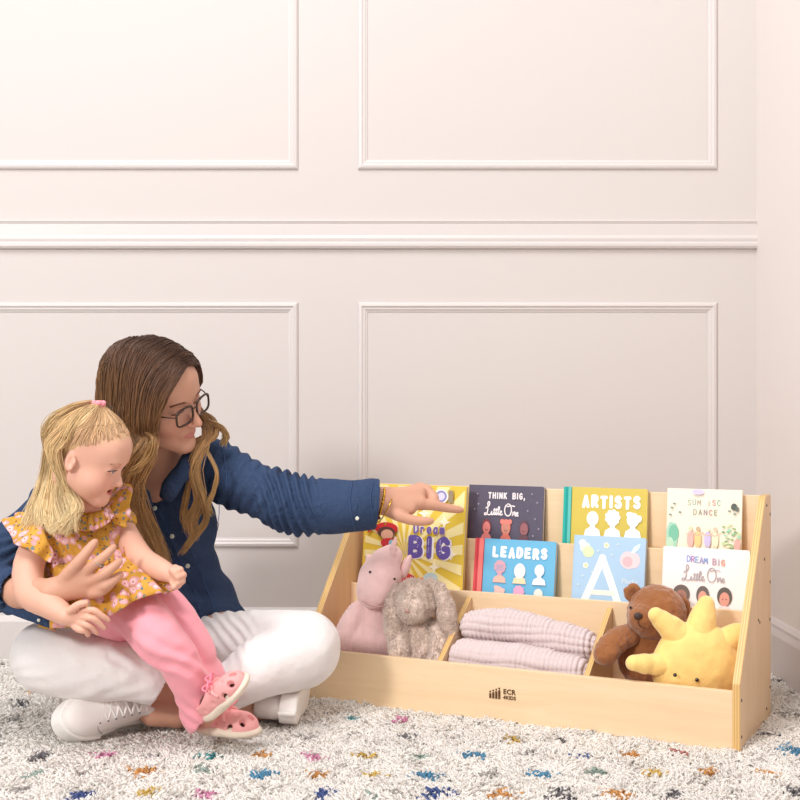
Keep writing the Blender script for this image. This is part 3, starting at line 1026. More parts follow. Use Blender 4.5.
def local_part(name, V, F, root, m, smooth=True, col=None, mi=None):
    """link a world-space mesh under root keeping its place"""
    o = np_mesh(name, V, F, m, root, smooth, col=col, mi=mi)
    o.matrix_parent_inverse = root.matrix_basis.inverted()
    return o
def at_world(o, root):
    o.matrix_parent_inverse = root.matrix_basis.inverted()
    return o
def vol_part(name, vol, root, m, smooth=1, disp=None, **kw):
    V, F = vol.mesh(smooth)
    if disp is not None:
        V = V + vnormals(V, F) * disp(V)[:, None]
    return local_part(name, V, F, root, m, **kw), V, F
def ball(name, c, r, m, root, seg=16, scale=(1, 1, 1), rot=None):
    bm = bmesh.new()
    bmesh.ops.create_uvsphere(bm, u_segments=seg, v_segments=seg // 2 + 2, radius=1)
    M = Matrix.Translation(c) @ (rot if rot is not None else Matrix.Identity(4)) @ Matrix.Diagonal((r * scale[0], r * scale[1], r * scale[2], 1))
    bmesh.ops.transform(bm, matrix=M, verts=bm.verts)
    return at_world(bm_obj(name, bm, m, root, True), root)
def curve_part(name, pts, r, m, root, n=30, sides=6):
    return at_world(tube_obj(name, pts, r, m, root, n, sides), root)
M_eye = mat('black_bead', '#1A1412', 0.12, spec=0.6)
M_nose = mat('dark_nose', '#4A3A36', 0.5)
BF = 0.036            # height of the bins' floor

# pink unicorn ------------------------------------------------
Yu = 2.985
c_u = P(384, 640, Yu)
uni = empty('plush_unicorn', Vector((c_u.x, Yu, BF)), 'pale pink plush unicorn with a small horn, left end of the bins', 'plush toy', 'plush toys in the bins')
M_pinkp = plush_mat('pink_plush', '#ECC8C6', 160, 0.35)
v = Vol(P(320, 700, 2.85) - Vector((0, 0, 0.05)), (P(430, 520, 3.12)), 0.0028)
v = Vol((-0.20, 2.86, 0.03), (0.08, 3.10, 0.44), 0.0028)
v.ell(P(376, 645, Yu), (0.078, 0.062, 0.085), k=0.02)
v.ell(P(378, 612, Yu), (0.055, 0.05, 0.06), k=0.02)
v.chain([P(358, 612, Yu - .015), P(348, 632, Yu - .015), P(347, 655, Yu - .01)], [0.026, 0.029, 0.03], k=0.008)
v.chain([P(398, 612, Yu - .01), P(404, 640, Yu - .03), P(402, 665, Yu - .04)], [0.024, 0.027, 0.028], k=0.008)
o_, V, F = vol_part('body', v, uni, M_pinkp, 1, lambda V: 0.0009 * np.sin(V[:, 0] * 900) * 0.6)
v = Vol((-0.14, 2.86, 0.17), (0.06, 3.08, 0.44), 0.0024)
v.ell(P(380, 578, Yu - .02), (0.052, 0.050, 0.052), k=0.02)
v.ell(P(374, 594, Yu - .05), (0.041, 0.042, 0.036), k=0.03)
v.cap(P(384, 560, Yu - .02), P(391, 556, Yu - .01), 0.03, 0.028, k=0.02)
o_, V, F = vol_part('head', v, uni, M_pinkp, 1)
M_horn = plush_mat('pink_horn', '#E9C4C2', 200, 0.2)
hp = catmull([P(391, 562, Yu - .03), P(393, 548, Yu - .03), P(396, 537, Yu - .03)], 20)
V, F = tubes(hp[None], np.linspace(0.014, 0.003, 20)[None] * (1 + 0.06 * np.sin(np.linspace(0, 28, 20)))[None], 12)
local_part('horn', V, F, uni, M_horn)
for a, b_ in (((402, 574), (410, 556)), ((373, 566), (368, 556))):
    v = Vol((-0.14, 2.88, 0.22), (0.06, 3.08, 0.44), 0.0024)
    p0, p1 = P(*a, Yu - .01), P(*b_, Yu - .005)
    v.chain([p0, (p0 + p1) / 2, p1], [0.012, 0.011, 0.004], k=0.005)
    vol_part('ear', v, uni, M_pinkp)
for e in ((394.5, 579), (370, 572)):
    ball('eye', P(*e, Yu - .073 if e[0] > 380 else Yu - .064), 0.0032, M_eye, uni, 10)
curve_part('mouth_seam', [P(362, 601, Yu - .086), P(372, 606, Yu - .097), P(384, 606, Yu - .093), P(392, 601, Yu - .083)], 0.0011, mat('rose_thread', '#C79A9A', 0.9), uni)

# taupe bunny ------------------------------------------------
Yb = 2.935
bun = empty('plush_bunny', Vector((P(418, 640, Yb).x, Yb, BF)), 'taupe fluffy plush bunny with long ears leaning on the pink unicorn', 'plush toy', 'plush toys in the bins')
M_taupe = plush_mat('taupe_fur', '#DCC8BB', 120, 0.5)
M_taupe_f = mat('taupe_fur_tips', '#E6D5C9', 0.95, sheen=0.6, spec=0.08)
fur = lambda V: 0.0035 * vnoise(V[:, 0] * 90, V[:, 1] * 90, V[:, 2] * 90)
v = Vol((-0.06, 2.80, 0.03), (0.16, 3.06, 0.36), 0.0028)
v.ell(P(420, 650, Yb), (0.052, 0.050, 0.085), k=0.02)
v.chain([P(402, 628, Yb - .02), P(399, 645, Yb - .04), P(402, 668, Yb - .05)], [0.018, 0.020, 0.021], k=0.008)
v.chain([P(436, 628, Yb - .02), P(440, 645, Yb - .04), P(434, 668, Yb - .05)], [0.018, 0.020, 0.021], k=0.008)
o_, V, F = vol_part('body', v, bun, M_taupe, 1, fur)
fuzz('fur', V, F, 9000, 0.008, 0.0008, M_taupe_f, o_, 3)
v = Vol((-0.06, 2.80, 0.16), (0.16, 3.06, 0.36), 0.0028)
v.ell(P(415, 600, Yb - .02), (0.050, 0.046, 0.048), k=0.02)
v.ell(P(411, 610, Yb - .055), (0.026, 0.026, 0.024), k=0.025)
o_, V, F = vol_part('head', v, bun, M_taupe, 1, fur)
fuzz('fur', V, F, 8000, 0.007, 0.0008, M_taupe_f, o_, 4)
for pts in (((398, 588), (393, 606), (395, 630), (398, 648)), ((430, 584), (441, 596), (447, 618), (450, 640))):
    v = Vol((-0.06, 2.80, 0.08), (0.16, 3.06, 0.36), 0.0028)
    ps = [P(x, y, Yb - (.01 if i == 0 else .03)) for i, (x, y) in enumerate(pts)]
    v.chain(ps, [0.012, 0.018, 0.020, 0.013], k=0.005)
    o_, V, F = vol_part('ear', v, bun, M_taupe, 1, fur)
    fuzz('fur', V, F, 4500, 0.007, 0.0008, M_taupe_f, o_, 5)
ball('nose', P(407, 611, Yb - .083), 0.0045, mat('rose_nose', '#B98E86', 0.7), bun, 10, (1.3, .6, .8))

# brown bear ------------------------------------------------
Yr = 2.748
bear = empty('teddy_bear', Vector((P(640, 650, Yr).x, Yr, BF)), 'brown plush teddy bear sitting in the right bin behind the yellow sun', 'plush toy', 'plush toys in the bins')
M_bear = plush_mat('brown_plush', '#98623C', 240, 0.45)
fur = lambda V: 0.0016 * vnoise(V[:, 0] * 120, V[:, 1] * 120, V[:, 2] * 120)
v = Vol((0.36, 2.60, 0.03), (0.72, 2.90, 0.36), 0.0028)
v.ell(P(645, 655, Yr), (0.062, 0.052, 0.075), k=0.02)
v.ell(P(655, 640, Yr), (0.06, 0.05, 0.05), k=0.02)
v.chain([P(670, 640, Yr - .02), P(676, 660, Yr - .04)], [0.028, 0.03], k=0.01)
o_, V, F = vol_part('body', v, bear, M_bear, 1, fur)
v = Vol((0.36, 2.60, 0.03), (0.72, 2.90, 0.36), 0.0028)
v.chain([P(634, 633, Yr - .025), P(616, 641, Yr - .05), P(605, 654, Yr - .07)], [0.023, 0.026, 0.026], k=0.008)
o_, V, F = vol_part('arm', v, bear, M_bear, 1, fur)
v = Vol((0.36, 2.56, 0.15), (0.72, 2.90, 0.40), 0.0024)
hc = P(657, 610, Yr - .01)
v.ell(hc, (0.064, 0.058, 0.056), rot=(0, 8, 0), k=0.02)
v.ell(P(641, 618, Yr - .055), (0.030, 0.032, 0.027), k=0.02)
v.ell(P(655, 625, Yr - .02), (0.055, 0.045, 0.035), k=0.03)
o_, V, F = vol_part('head', v, bear, M_bear, 1, fur)
for e, r_ in (((633, 593), 0.022), ((681, 607), 0.024)):
    v = Vol((0.36, 2.60, 0.15), (0.76, 2.90, 0.40), 0.0024)
    c = P(*e, Yr - .005)
    v.ell(c, (r_ * .95, 0.012, r_), k=0.01)
    v.ell(c + Vector((0, -0.012, -0.002)), (r_ * .6, 0.008, r_ * .62), k=0.006, op='s')
    vol_part('ear', v, bear, M_bear, 1, fur)
ball('nose', P(638, 616, Yr - .086), 0.0085, M_nose, bear, 14, (1.15, .6, .95))
for e in ((630.5, 607.5, -.056), (651, 609, -.066)):
    ball('eye', P(e[0], e[1], Yr + e[2]), 0.003, M_eye, bear, 10)
curve_part('mouth_seam', [P(638, 620, Yr - .088), P(639, 625, Yr - .085), P(645, 629, Yr - .08)], 0.0008, M_nose, bear)

# yellow sun ------------------------------------------------
Ys = 2.638
sun = empty('plush_sun', Vector((P(695, 660, Ys).x, Ys, BF)), 'yellow plush sun with pointed rays and two tiny eyes in the right bin', 'plush toy', 'plush toys in the bins')
M_sun = plush_mat('yellow_plush', '#F6D384', 300, 0.25)
sf = lambda V: 0.0012 * vnoise(V[:, 0] * 60, V[:, 1] * 60, V[:, 2] * 60)
v = Vol((0.48, 2.50, 0.03), (0.80, 2.78, 0.36), 0.0026)
v.ell(P(697, 668, Ys), (0.098, 0.052, 0.100), k=0.02)
vol_part('body', v, sun, M_sun, 1, sf)
rays = [((684, 640), (656, 615), .030, .017), ((700, 630), (706, 604), .031, .018), ((722, 645), (739, 632), .030, .019), ((676, 666), (634, 663), .025, .017), ((728, 672), (736, 668), .026, .018)]
for a, b_, r0, r1 in rays:
    v = Vol((0.46, 2.52, 0.03), (0.84, 2.78, 0.38), 0.0026)
    p0, p1 = P(*a, Ys), P(*b_, Ys - (.035 if b_[0] < 640 else .01 if b_[0] < 700 else -.005))
    v.chain([p0, p0.lerp(p1, .5), p1], [r0, (r0 + r1) / 2 + .002, r1], k=0.005, sub=2)
    vol_part('ray', v, sun, M_sun, 1, sf)
for e in ((675, 675), (697, 680)):
    ball('eye', P(*e, Ys - .054), 0.0042, M_eye, sun, 12)

# knitted blanket ------------------------------------------------
bl = empty('knitted_blanket', SM @ Matrix.Translation((0.52, 0.10, BF)), 'pale pink chunky knitted blanket folded in the middle bin', 'blanket')
N = NT('pink_knit')
N.b.inputs['Base Color'].default_value = lin('#D6C6C6')
N.b.inputs['Roughness'].default_value = 0.95
N.b.inputs['Sheen Weight'].default_value = 0.4
N.b.inputs['Specular IOR Level'].default_value = 0.1
tc = N.n('TexCoord')
ns = N.n('TexNoise', i_Scale=260.0, i_Detail=2.0)
N.l(tc.outputs['Object'], ns.inputs['Vector'])
bp_ = N.n('Bump', i_Strength=0.5, i_Distance=0.002)
N.l(ns.outputs[0], bp_.inputs['Height'])
N.l(bp_.outputs[0], N.b.inputs['Normal'])
def waffle(per=0.0105, row=0.013, amp=0.0028):
    def f(V):
        wob = 0.25 * vnoise(V[:, 0] * 14, V[:, 1] * 14, V[:, 2] * 14)
        a = np.abs(np.sin(np.pi * (V[:, 0] / per + wob)))
        ang = np.arctan2(V[:, 2] - 0.10, V[:, 1] - 0.10) * 0.09
        b = np.abs(np.sin(np.pi * (ang / row + wob)))
        return amp * (np.minimum(a, 1) ** 0.7 + 0.6 * b ** 0.7 - 0.9) + 0.002 * vnoise(V[:, 0] * 30, V[:, 1] * 30, V[:, 2] * 30)
    return f
def blanket_fold(name, chains, amp):
    v = Vol((-0.19, -0.09, -0.002), (0.19, 0.11, 0.22), 0.0020)
    for pts, rs, fl in chains:
        v.chain(pts, rs, k=0.01, sub=2)
    V, F = v.mesh(1)
    V = V + vnormals(V, F) * waffle(amp=amp * 1.7)(V)[:, None]
    return np_mesh(name, V, F, N.m, bl, True)
blanket_fold('lower_fold', [([(-.134, -.022, .084), (0, -.022, .082), (.130, -.022, .072)], [.038, .040, .036], 0),
                            ([(-.132, -.01, .040), (.130, -.01, .036)], [.036, .034], 0),
                            ([(-.132, .035, .045), (.130, .035, .04)], [.034, .034], 0)], .0030)
blanket_fold('upper_fold', [([(-.130, .035, .144), (-.05, .035, .152), (.04, .035, .138), (.130, .035, .124)], [.036, .038, .038, .036], 0),
                            ([(-.132, .050, .095), (.130, .050, .09)], [.036, .036], 0)], .0034)
# ---------------------------------------------------------------- people: shared builders
def frame_from(f, u, origin, s=1.0):
    """local x = person's right, y = facing, z = up"""
    f = Vector(f).normalized()
    u = Vector(u)
    u = (u - f * u.dot(f)).normalized()
    x = f.cross(u)
    M = Matrix((( x.x, f.x, u.x), (x.y, f.y, u.y), (x.z, f.z, u.z))).to_4x4()
    return Matrix.Translation(origin) @ M @ Matrix.Scale(s, 4)

def head_sdf(v, M, child=False, mouth=0.0, lids=0.0):
    v.M = M
    if child:
        v.ell((0, -.004, .036), (.077, .087, .083), k=0.02)
        v.ell((0, .030, -.030), (.059, .058, .064), k=0.03)
        v.ell((0, .062, .045), (.050, .036, .042), k=0.03)
        for s in (-1, 1):
            v.ell((s * .036, .050, -.040), (.030, .032, .030), k=0.02)
            v.cap((s * .048, .0, -.05), (s * .012, .062, -.082), .020, .017, k=0.02)
        v.ell((0, .072, -.082), (.018, .014, .013), k=0.02)
        nose = ((0, .082, -.004), .008, (0, .101, -.030), .0098)
        lz = -.056
    else:
        v.ell((0, -.010, .036), (.074, .096, .080), k=0.02)
        v.ell((0, .030, -.035), (.057, .058, .078), k=0.03)
        v.ell((0, .058, .045), (.052, .036, .045), k=0.03)
        for s in (-1, 1):
            v.ell((s * .040, .052, -.030), (.026, .028, .026), k=0.022)
            v.cap((s * .050, .0, -.062), (s * .014, .066, -.100), .018, .015, k=0.02)
        v.ell((0, .076, -.102), (.019, .015, .014), k=0.016)
        nose = ((0, .084, .004), .0085, (0, .110, -.036), .0088)
        lz = -.068
    v.cap((-.030, .080, .021), (.030, .080, .021), .010, k=0.014)
    for s in (-1, 1):
        v.ell((s * .031, .098, .000), (.017, .016, .0125), k=0.012, op='s')
        v.ell((s * .031, .0755, .001), (.0155, .0135, .0125), k=0.005)
        if lids:
            v.ell((s * .032, .0935, -.0005), (.0115, .012, .0032 * lids), k=0.001, op='s')
    a, ra, b, rb = nose
    v.cap(a, b, ra, rb, k=0.010)
    for s in (-1, 1):
        v.ell((s * .0105, b[1] - .011, b[2] - .004), (.0068, .0085, .0062), k=0.006)
        v.ell((s * .0058, b[1] - .004, b[2] - .0115), (.003, .004, .003), k=0.002, op='s')
    # lips
    yl = .0905 if not child else .0865
    v.ell((0, yl - .014, lz), (.022, .014, .014), k=0.012)
    o = mouth
    for s in (-1, 1):
        v.cap((0, yl - .0005, lz + .0035 + o), (s * .021, yl - .011, lz + .0005), .0036, .0020, k=0.005)
        v.cap((0, yl - .0010, lz - .0045 - o), (s * .019, yl - .011, lz - .001), .0042, .0022, k=0.005)
    if mouth:
        v.ell((0, yl + .002, lz + .001), (.0185, .014, .0022 + mouth), k=0.002, op='s')
    else:
        v.cap((-.019, yl - .001, lz), (.019, yl - .001, lz), .0011, k=0.002, op='s')
    # ears
    for s in (-1, 1):
        v.ell((s * .0765, -.006, -.008), (.0075, .0145, .0235), rot=(10, 0, -s * 18), k=0.006)
        v.ell((s * .083, -.002, -.005), (.005, .0080, .0150), rot=(12, 0, -s * 18), k=0.004, op='s')
        v.ell((s * .079, .006, -.006), (.005, .004, .007), k=0.004)
    v.M = None
    return lz, yl

def head_colour(V, C, M, lz, yl, lip, blush, child=False):
    I = np.array(M.inverted(), dtype=np.float32)
    L = V @ I[:3, :3].T + I[:3, 3]
    near = (np.abs(L[:, 0]) < 0.12) & (np.abs(L[:, 1]) < 0.14) & (np.abs(L[:, 2]) < 0.15)
    def blend(m, c):
        m = (m * near)[:, None]
        C[:] = C * (1 - m) + np.array(lin(c)[:3])[None] * m
    for s in (-1, 1):
        d = ((L[:, 0] - s * .040) / .026) ** 2 + ((L[:, 2] + .032) / .024) ** 2
        blend(np.exp(-d) * .40 * (L[:, 1] > .03), blush)
        d = ((L[:, 0] - s * .031) / .017) ** 2 + ((L[:, 2] - .002) / .012) ** 2
        blend(np.exp(-d * 1.2) * .30 * (L[:, 1] > .05), blush)
    e = (L[:, 0] / .0215) ** 2 + ((L[:, 2] - lz) / (.0080 if not child else .0085)) ** 2
    blend(sstep(1.15, .75, e) * (L[:, 1] > yl - .014), lip)
    e = ((L[:, 2] + .038) / .012) ** 2 + (L[:, 0] / .014) ** 2
    blend(np.exp(-e) * .25 * (L[:, 1] > .09), blush)
    return L

def hair_strands(name, locks, n_per, root, m, cols, seed=1, S=22, rad=0.0011, jitter=0.006, wave=(0.004, 2.5), trim=0.0, thin=.35):
    """locks: list of (points[(x,y,z)], spread_root, spread_mid, spread_tip[, count factor])"""
    g = np.random.default_rng(seed)
    PA, RA, CA = [], [], []
    cols = [(p, np.array(lin(c)[:3])) for p, c in cols]
    t = np.linspace(0, 1, S)
    base = np.stack([np.interp(t, [p for p, _ in cols], [c[q] for _, c in cols]) for q in range(3)], 1)
    for lk in locks:
        pts, s0, s1, s2 = lk[:4]
        n = int(n_per * (lk[4] if len(lk) > 4 else 1))
        c = catmull([tuple(p) for p in pts], S)
        cf_ = catmull([tuple(p) for p in pts], 90)
        T = np.gradient(c, axis=0)
        T /= np.linalg.norm(T, axis=1, keepdims=True)
        spread = np.interp(t, [0, .35, 1], [s0, s1, s2])
        off = g.normal(size=(n, 3))
        off /= np.linalg.norm(off, axis=1, keepdims=True)
        off *= g.uniform(0, 1, (n, 1)) ** 0.5
        ph = g.uniform(0, 2 * np.pi, (n, 1))
        k_ = g.uniform(.7, 1.3, (n, 1)) * wave[1]
        o = off[:, None, :] * spread[None, :, None]
        o = o - (o * T[None]).sum(-1, keepdims=True) * T[None] * 0.9
        w = wave[0] * np.stack([np.sin(k_ * 2 * np.pi * t[None] + ph), 0.5 * np.cos(k_ * 3 * t[None] + ph), 0.3 * np.sin(k_ * 4 * t[None] + ph)], -1) * (t[None, :, None] ** .7)
        shift = g.normal(0, jitter, (n, 1, 3)) * (t[None, :, None] * 1.2)
        ln = g.uniform(1 - trim, 1, (n, 1)) * t[None]
        ci = np.stack([np.interp(ln, np.linspace(0, 1, 90), cf_[:, q]) for q in range(3)], -1)
        PA.append(ci + o + w + shift)
        r = rad * g.uniform(.7, 1.4, (n, 1)) * np.interp(t, [0, .12, .8, 1], [thin, 1, .9, .25])[None]
        RA.append(r)
        CA.append(np.clip(base[None] * g.uniform(.66, 1.34, (n, 1, 1)) + 0 * PA[-1], 0, 1))
    PA, RA, CA = np.vstack(PA), np.vstack(RA), np.vstack(CA)
    V, F = tubes(PA, RA.astype(np.float32), 4)
    return local_part(name, V, F, root, m, col=np.repeat(CA.reshape(-1, 3), 4, axis=0))

from mathutils.bvhtree import BVHTree
def surf(V, F):
    """looks up where the line of sight through a pixel meets a surface"""
    bvh = BVHTree.FromPolygons([tuple(p) for p in V.tolist()], [tuple(f) for f in F.tolist()])
    def at(px, py, lift=0.0, default=2.7):
        o = Vector((0, 0, CZ))
        d = (P(px, py, 1.0) - o).normalized()
        h = bvh.ray_cast(o, d)
        if h[0] is None:
            return P(px, py, default), Vector((0, -1, 0))
        n = h[1] if h[1].dot(d) < 0 else -h[1]
        return h[0] + n * lift, n
    return at

def sneaker(root, M, right=1):
    """low white sneaker; local y to the toe, z out of the laces, x sideways; heel at y=0, sole at z=0"""
    v = Vol((-.14, -.14, -.14), (.14, .3, .14), 0.0022)
    v = Vol((-.06, -.03, -.02), (.06, .27, .04), 0.0022)
    def sole(z0, z1, grow):
        def fn(X, Y, Z):
            wdt = np.interp(Y, [0, .05, .10, .17, .215, .245], [.026, .032, .030, .040, .034, .015]) + grow
            hy = np.where(Y > .16, np.sqrt(np.maximum(1e-6, 1 - ((Y - .16) / .086) ** 2)) * .041, wdt) + 0
            hy = np.where(Y < .03, np.sqrt(np.maximum(1e-6, 1 - ((Y - .03) / .034) ** 2)) * .031, hy) + grow * 0.3
            d1 = (np.abs(X) - hy)
            d2 = np.maximum(z0 - Z, Z - z1)
            d1 = np.maximum(d1, Y - .243)
            return np.maximum(np.minimum(np.maximum(d1, d2), 0) + np.sqrt(np.maximum(d1, 0) ** 2 + np.maximum(d2, 0) ** 2) - .0045, -.02)
        return fn
    v.add(sole(-0.011, 0.022, -0.001), (-.05, -.01, -.015), (.05, .25, .03), k=0.002)
    V, F = v.mesh(1)
    so = np_mesh('sole', V, F, M_sole, root, True, M=M)
    v = Vol((-.06, -.03, .01), (.06, .27, .13), 0.0022)
    v.ell((0, .185, .028), (.037, .056, .030), k=0.01)
    v.ell((0, .120, .035), (.034, .070, .040), k=0.02)
    v.ell((0, .045, .045), (.030, .048, .045), k=0.02)
    v.ell((0, .050, .075), (.030, .042, .022), k=0.015)
    v.ell((0, .045, .100), (.022, .030, .030), k=0.004, op='s')
    v.plane_cut((0, 0, .02), (0, 0, -1))
    V, F = v.mesh(1)
    up = np_mesh('sneaker', V, F, M_sneak, root, True, M=M)
    so.parent = up
    so.matrix_local = Matrix.Identity(4)
    # tongue, laces, eyelets
    for i in range(6):
        y = .176 - i * .0165
        z = .0575 + i * .0055
        for s in (-1, 1):
            tube_obj('lace', [(s * .019, y, z - .003), (s * .008, y - .005, z + .0045), (-s * .010, y - .012, z + .0065), (-s * .019, y - .017, z + .003)], .0027, M_lace, up, 12, 6)
            bm = bmesh.new()
            bmesh.ops.create_uvsphere(bm, u_segments=8, v_segments=6, radius=.0022)
            bm_obj('eyelet', bm, M_eyelet, up, True, M=Matrix.Translation((s * .0205, y, z - .0015)))
    tube_obj('stitching', [(s_, y_, z_) for s_, y_, z_ in ((-.0385, .160, .030), (-.030, .178, .048), (0, .186, .0595), (.030, .178, .048), (.0385, .160, .030))], .0012, M_eyelet2, up, 24, 5)
    return up
M_sneak = mat('white_leather', '#ECE6E2', 0.5, bump=(120, .1, .001))
M_sole = mat('white_rubber', '#F0ECE8', 0.55)
M_lace = mat('white_cotton', '#F2EEEC', 0.8)
M_eyelet = mat('grey_eyelet', '#77726E', 0.5)
M_eyelet2 = mat('grey_thread', '#A39C96', 0.8)
M_skin_w = mat('skin_warm', '#DDB09A', 0.5, bump=(400, .05, .001), attr='Col', sss=0.06, spec=0.35)
M_white = mat('eye_white', '#EDE6E2', 0.2)
M_brown = mat('iris_brown', '#4A3224', 0.15)
M_blue = mat('iris_blue', '#4E6074', 0.15)
M_lash = mat('lash', '#2C1E18', 0.6)
M_hair_w = mat('brown_hair', '#6B4A34', 0.42, attr='Col', spec=0.4)
M_hair_c = mat('blond_hair', '#D9B98A', 0.45, attr='Col', spec=0.4)

def eyes(root, M, iris, look=(0, 1, 0), open_=0.55, lash=True, brow='#6B4A34'):
    q = M.to_3x3()
    for s in (-1, 1):
        def L(x, y, z):
            return M @ Vector((s * x, y, z))
        e = ball('eyeball', L(.031, .0745, .0005), .0122 * M.to_scale()[0], M_white, root, 16)
        lk = (q.normalized() @ Vector(look).normalized()).normalized()
        c = L(.031, .0745, .0005) + lk * .0090 * M.to_scale()[0]
        at_world(ball('iris', c, .0052 * M.to_scale()[0], iris, e, 12), root)
        c = L(.031, .0745, .0005) + lk * .0118 * M.to_scale()[0]
        p = ball('pupil', c, .0024 * M.to_scale()[0], M_lash, e, 10)
        for o in e.children:
            o.matrix_parent_inverse = root.matrix_basis.inverted()
        e.matrix_parent_inverse = root.matrix_basis.inverted()
        for o in e.children:
            o.matrix_parent_inverse = Matrix.Identity(4)
            o.matrix_basis = Matrix.Identity(4)
        # upper lash line and brow follow the lid
        z0 = .0045 * open_ * 2 - .001
        curve_part('eyelash', [L(.016, .0865, -.002 + z0 * .4), L(.024, .0915, z0 + .0005), L(.033, .0925, z0 + .001), L(.042, .0865, z0 - .001), L(.048, .079, -.003 + z0 * .4)], .0010, M_lash, root, 16, 5)
        curve_part('eyebrow', [L(.013, .0925, .0165), L(.025, .0945, .0215), L(.037, .090, .0225), L(.049, .078, .017)], .0020, _brow(brow), root, 16, 5)
_bc = {}
def _brow(c):
    if c not in _bc:
        _bc[c] = mat('brow_' + c.strip('#'), c, 0.8)
    return _bc[c]
# ---------------------------------------------------------------- woman
W = empty('person', Vector((P(155, 640, 2.93).x, 2.93, 0.0)), 'person with long brown hair, glasses, navy denim shirt and white pants, sitting cross-legged and pointing', 'person')
wf, wu = Vector((.86, -.42, -.26)), Vector((.02, -.49, .86))
_t = frame_from(wf, wu, (0, 0, 0), 1.03)
HWM = Matrix.Translation(P(176, 411, 2.66) - (_t @ Vector((.031, .078, 0)))) @ _t

v = Vol((-1.02, 2.36, 0.0), (0.19, 3.10, 0.86), 0.0032)
lz, yl = head_sdf(v, HWM)
hb = HWM @ Vector((0, -.020, -.060))
nb = P(158, 482, 2.84)
v.chain([hb, hb.lerp(nb, .5) + Vector((0, .004, 0)), nb], [.052, .050, .056], k=0.02)
# torso under the clothes
shL, shR = P(215, 468, 2.87), P(84, 478, 2.82)
v.cap(shL, nb, .045, .05, k=0.03)
v.cap(shR, nb, .045, .05, k=0.03)
v.ell(P(152, 525, 2.89), (.125, .080, .13), k=0.03)
v.ell(P(160, 590, 2.93), (.115, .085, .11), k=0.03)
v.ell(P(155, 640, 2.94), (.135, .10, .085), k=0.03)
# left arm (pointing)
v.chain([shL, P(255, 490, 2.82), P(300, 507, 2.77), P(340, 506, 2.78), P(374, 502, 2.81)], [.046, .040, .037, .032, .024], k=0.01)
wr = P(374, 501, 2.81)
v.ell(P(384, 500, 2.82), (.030, .018, .026), k=0.02)
v.cap(P(384, 496, 2.825), P(419, 493, 2.86), .019, .017, k=0.016)
v.cap(P(384, 502, 2.815), P(420, 503, 2.84), .021, .015, k=0.016)
v.cap(P(384, 506, 2.81), P(410, 509, 2.82), .017, .014, k=0.016)
for pts, rs in (
    (((416, 504, 2.84), (432, 505, 2.85), (447, 508, 2.862), (461, 510, 2.872)), (.0125, .0112, .0092, .0072)),
    (((416, 496, 2.865), (430, 494, 2.875), (434, 500, 2.862), (427, 505, 2.855)), (.0118, .0112, .0098, .0082)),
    (((414, 492, 2.885), (426, 489, 2.895), (430, 496, 2.885), (424, 501, 2.875)), (.0112, .0105, .0092, .0080)),
    (((411, 490, 2.90), (421, 487, 2.91), (425, 492, 2.905), (420, 497, 2.895)), (.0102, .0095, .0085, .0075)),
    (((388, 510, 2.81), (402, 517, 2.80), (417, 521, 2.80), (431, 521, 2.805)), (.0145, .0115, .0098, .0078))):
    v.chain([P(*p) for p in pts], rs, k=0.006)
# right arm around the child
elR = P(-8, 580, 2.60)
v.chain([shR, P(30, 530, 2.74), elR], [.046, .042, .036], k=0.01)
v.chain([elR, P(20, 592, 2.50), P(50, 592, 2.443)], [.036, .033, .026], k=0.01)
v.cap(P(52, 590, 2.44), P(82, 571, 2.432), .019, .0145, k=0.014)
v.cap(P(54, 592, 2.44), P(88, 580, 2.432), .020, .015, k=0.014)
v.cap(P(54, 594, 2.44), P(88, 591, 2.436), .018, .013, k=0.014)
for pts, rs in (
    (((64, 579, 2.43), (77, 564, 2.418), (87, 552, 2.42), (95, 542, 2.426)), (.0140, .0108, .0092, .0074)),
    (((86, 572, 2.428), (96, 563, 2.412), (106, 555, 2.416), (114, 547, 2.430)), (.0100, .0090, .0080, .0066)),
    (((92, 581, 2.428), (103, 575, 2.410), (112, 568, 2.415), (120, 561, 2.430)), (.0100, .0090, .0082, .0066)),
    (((94, 590, 2.432), (105, 586, 2.414), (114, 580, 2.420), (121, 574, 2.436)), (.0095, .0086, .0078, .0064)),
    (((90, 595, 2.436), (99, 593, 2.420), (107, 588, 2.426), (112, 583, 2.438)), (.0086, .0078, .0070, .0060))):
    v.chain([P(*p) for p in pts], rs, k=0.005)
# legs
kL, kR = P(302, 655, 2.72), P(42, 660, 2.60)
aL, aR = P(154, 712, 2.63), P(252, 708, 2.72)
v.chain([P(185, 645, 2.93), P(240, 645, 2.82), kL], [.080, .072, .058], k=0.02)
v.chain([kL + Vector((0, 0, -.02)), P(240, 682, 2.68), P(190, 711, 2.64), aL], [.045, .036, .030, .028], k=0.02)
v.chain([P(125, 645, 2.90), P(80, 655, 2.74), kR], [.080, .072, .058], k=0.02)
v.chain([kR, P(105, 668, 2.59), P(165, 688, 2.64), aR], [.045, .036, .028, .026], k=0.02)
# feet inside the sneakers
ML = frame_from((-.66, -.75, .0), (.69, -.61, .38), (-.550, 2.705, .048), .98) @ Matrix.Diagonal((1.16, 1, 1, 1))
MR = frame_from((.06, 1, .0), (-1, .06, .06), P(290, 712, 2.665), .94)
for M_, a_ in ((ML, aL), (MR, aR)):
    v.chain([a_, M_ @ Vector((0, .07, .045)), M_ @ Vector((0, .18, .035))], [.027, .027, .022], k=0.015)
V, F = v.mesh(1)
C = np.tile(np.array(lin('#CD9B83')[:3]), (len(V), 1))
head_colour(V, C, HWM, lz, yl, '#C27C72', '#D48E7C')
body, bV, bF = None, V, F
body = local_part('body', V, F, W, M_skin_w, col=C)

eyes(W, HWM, M_brown, (0.1, .8, -.45), 0.12, brow='#6A4836')

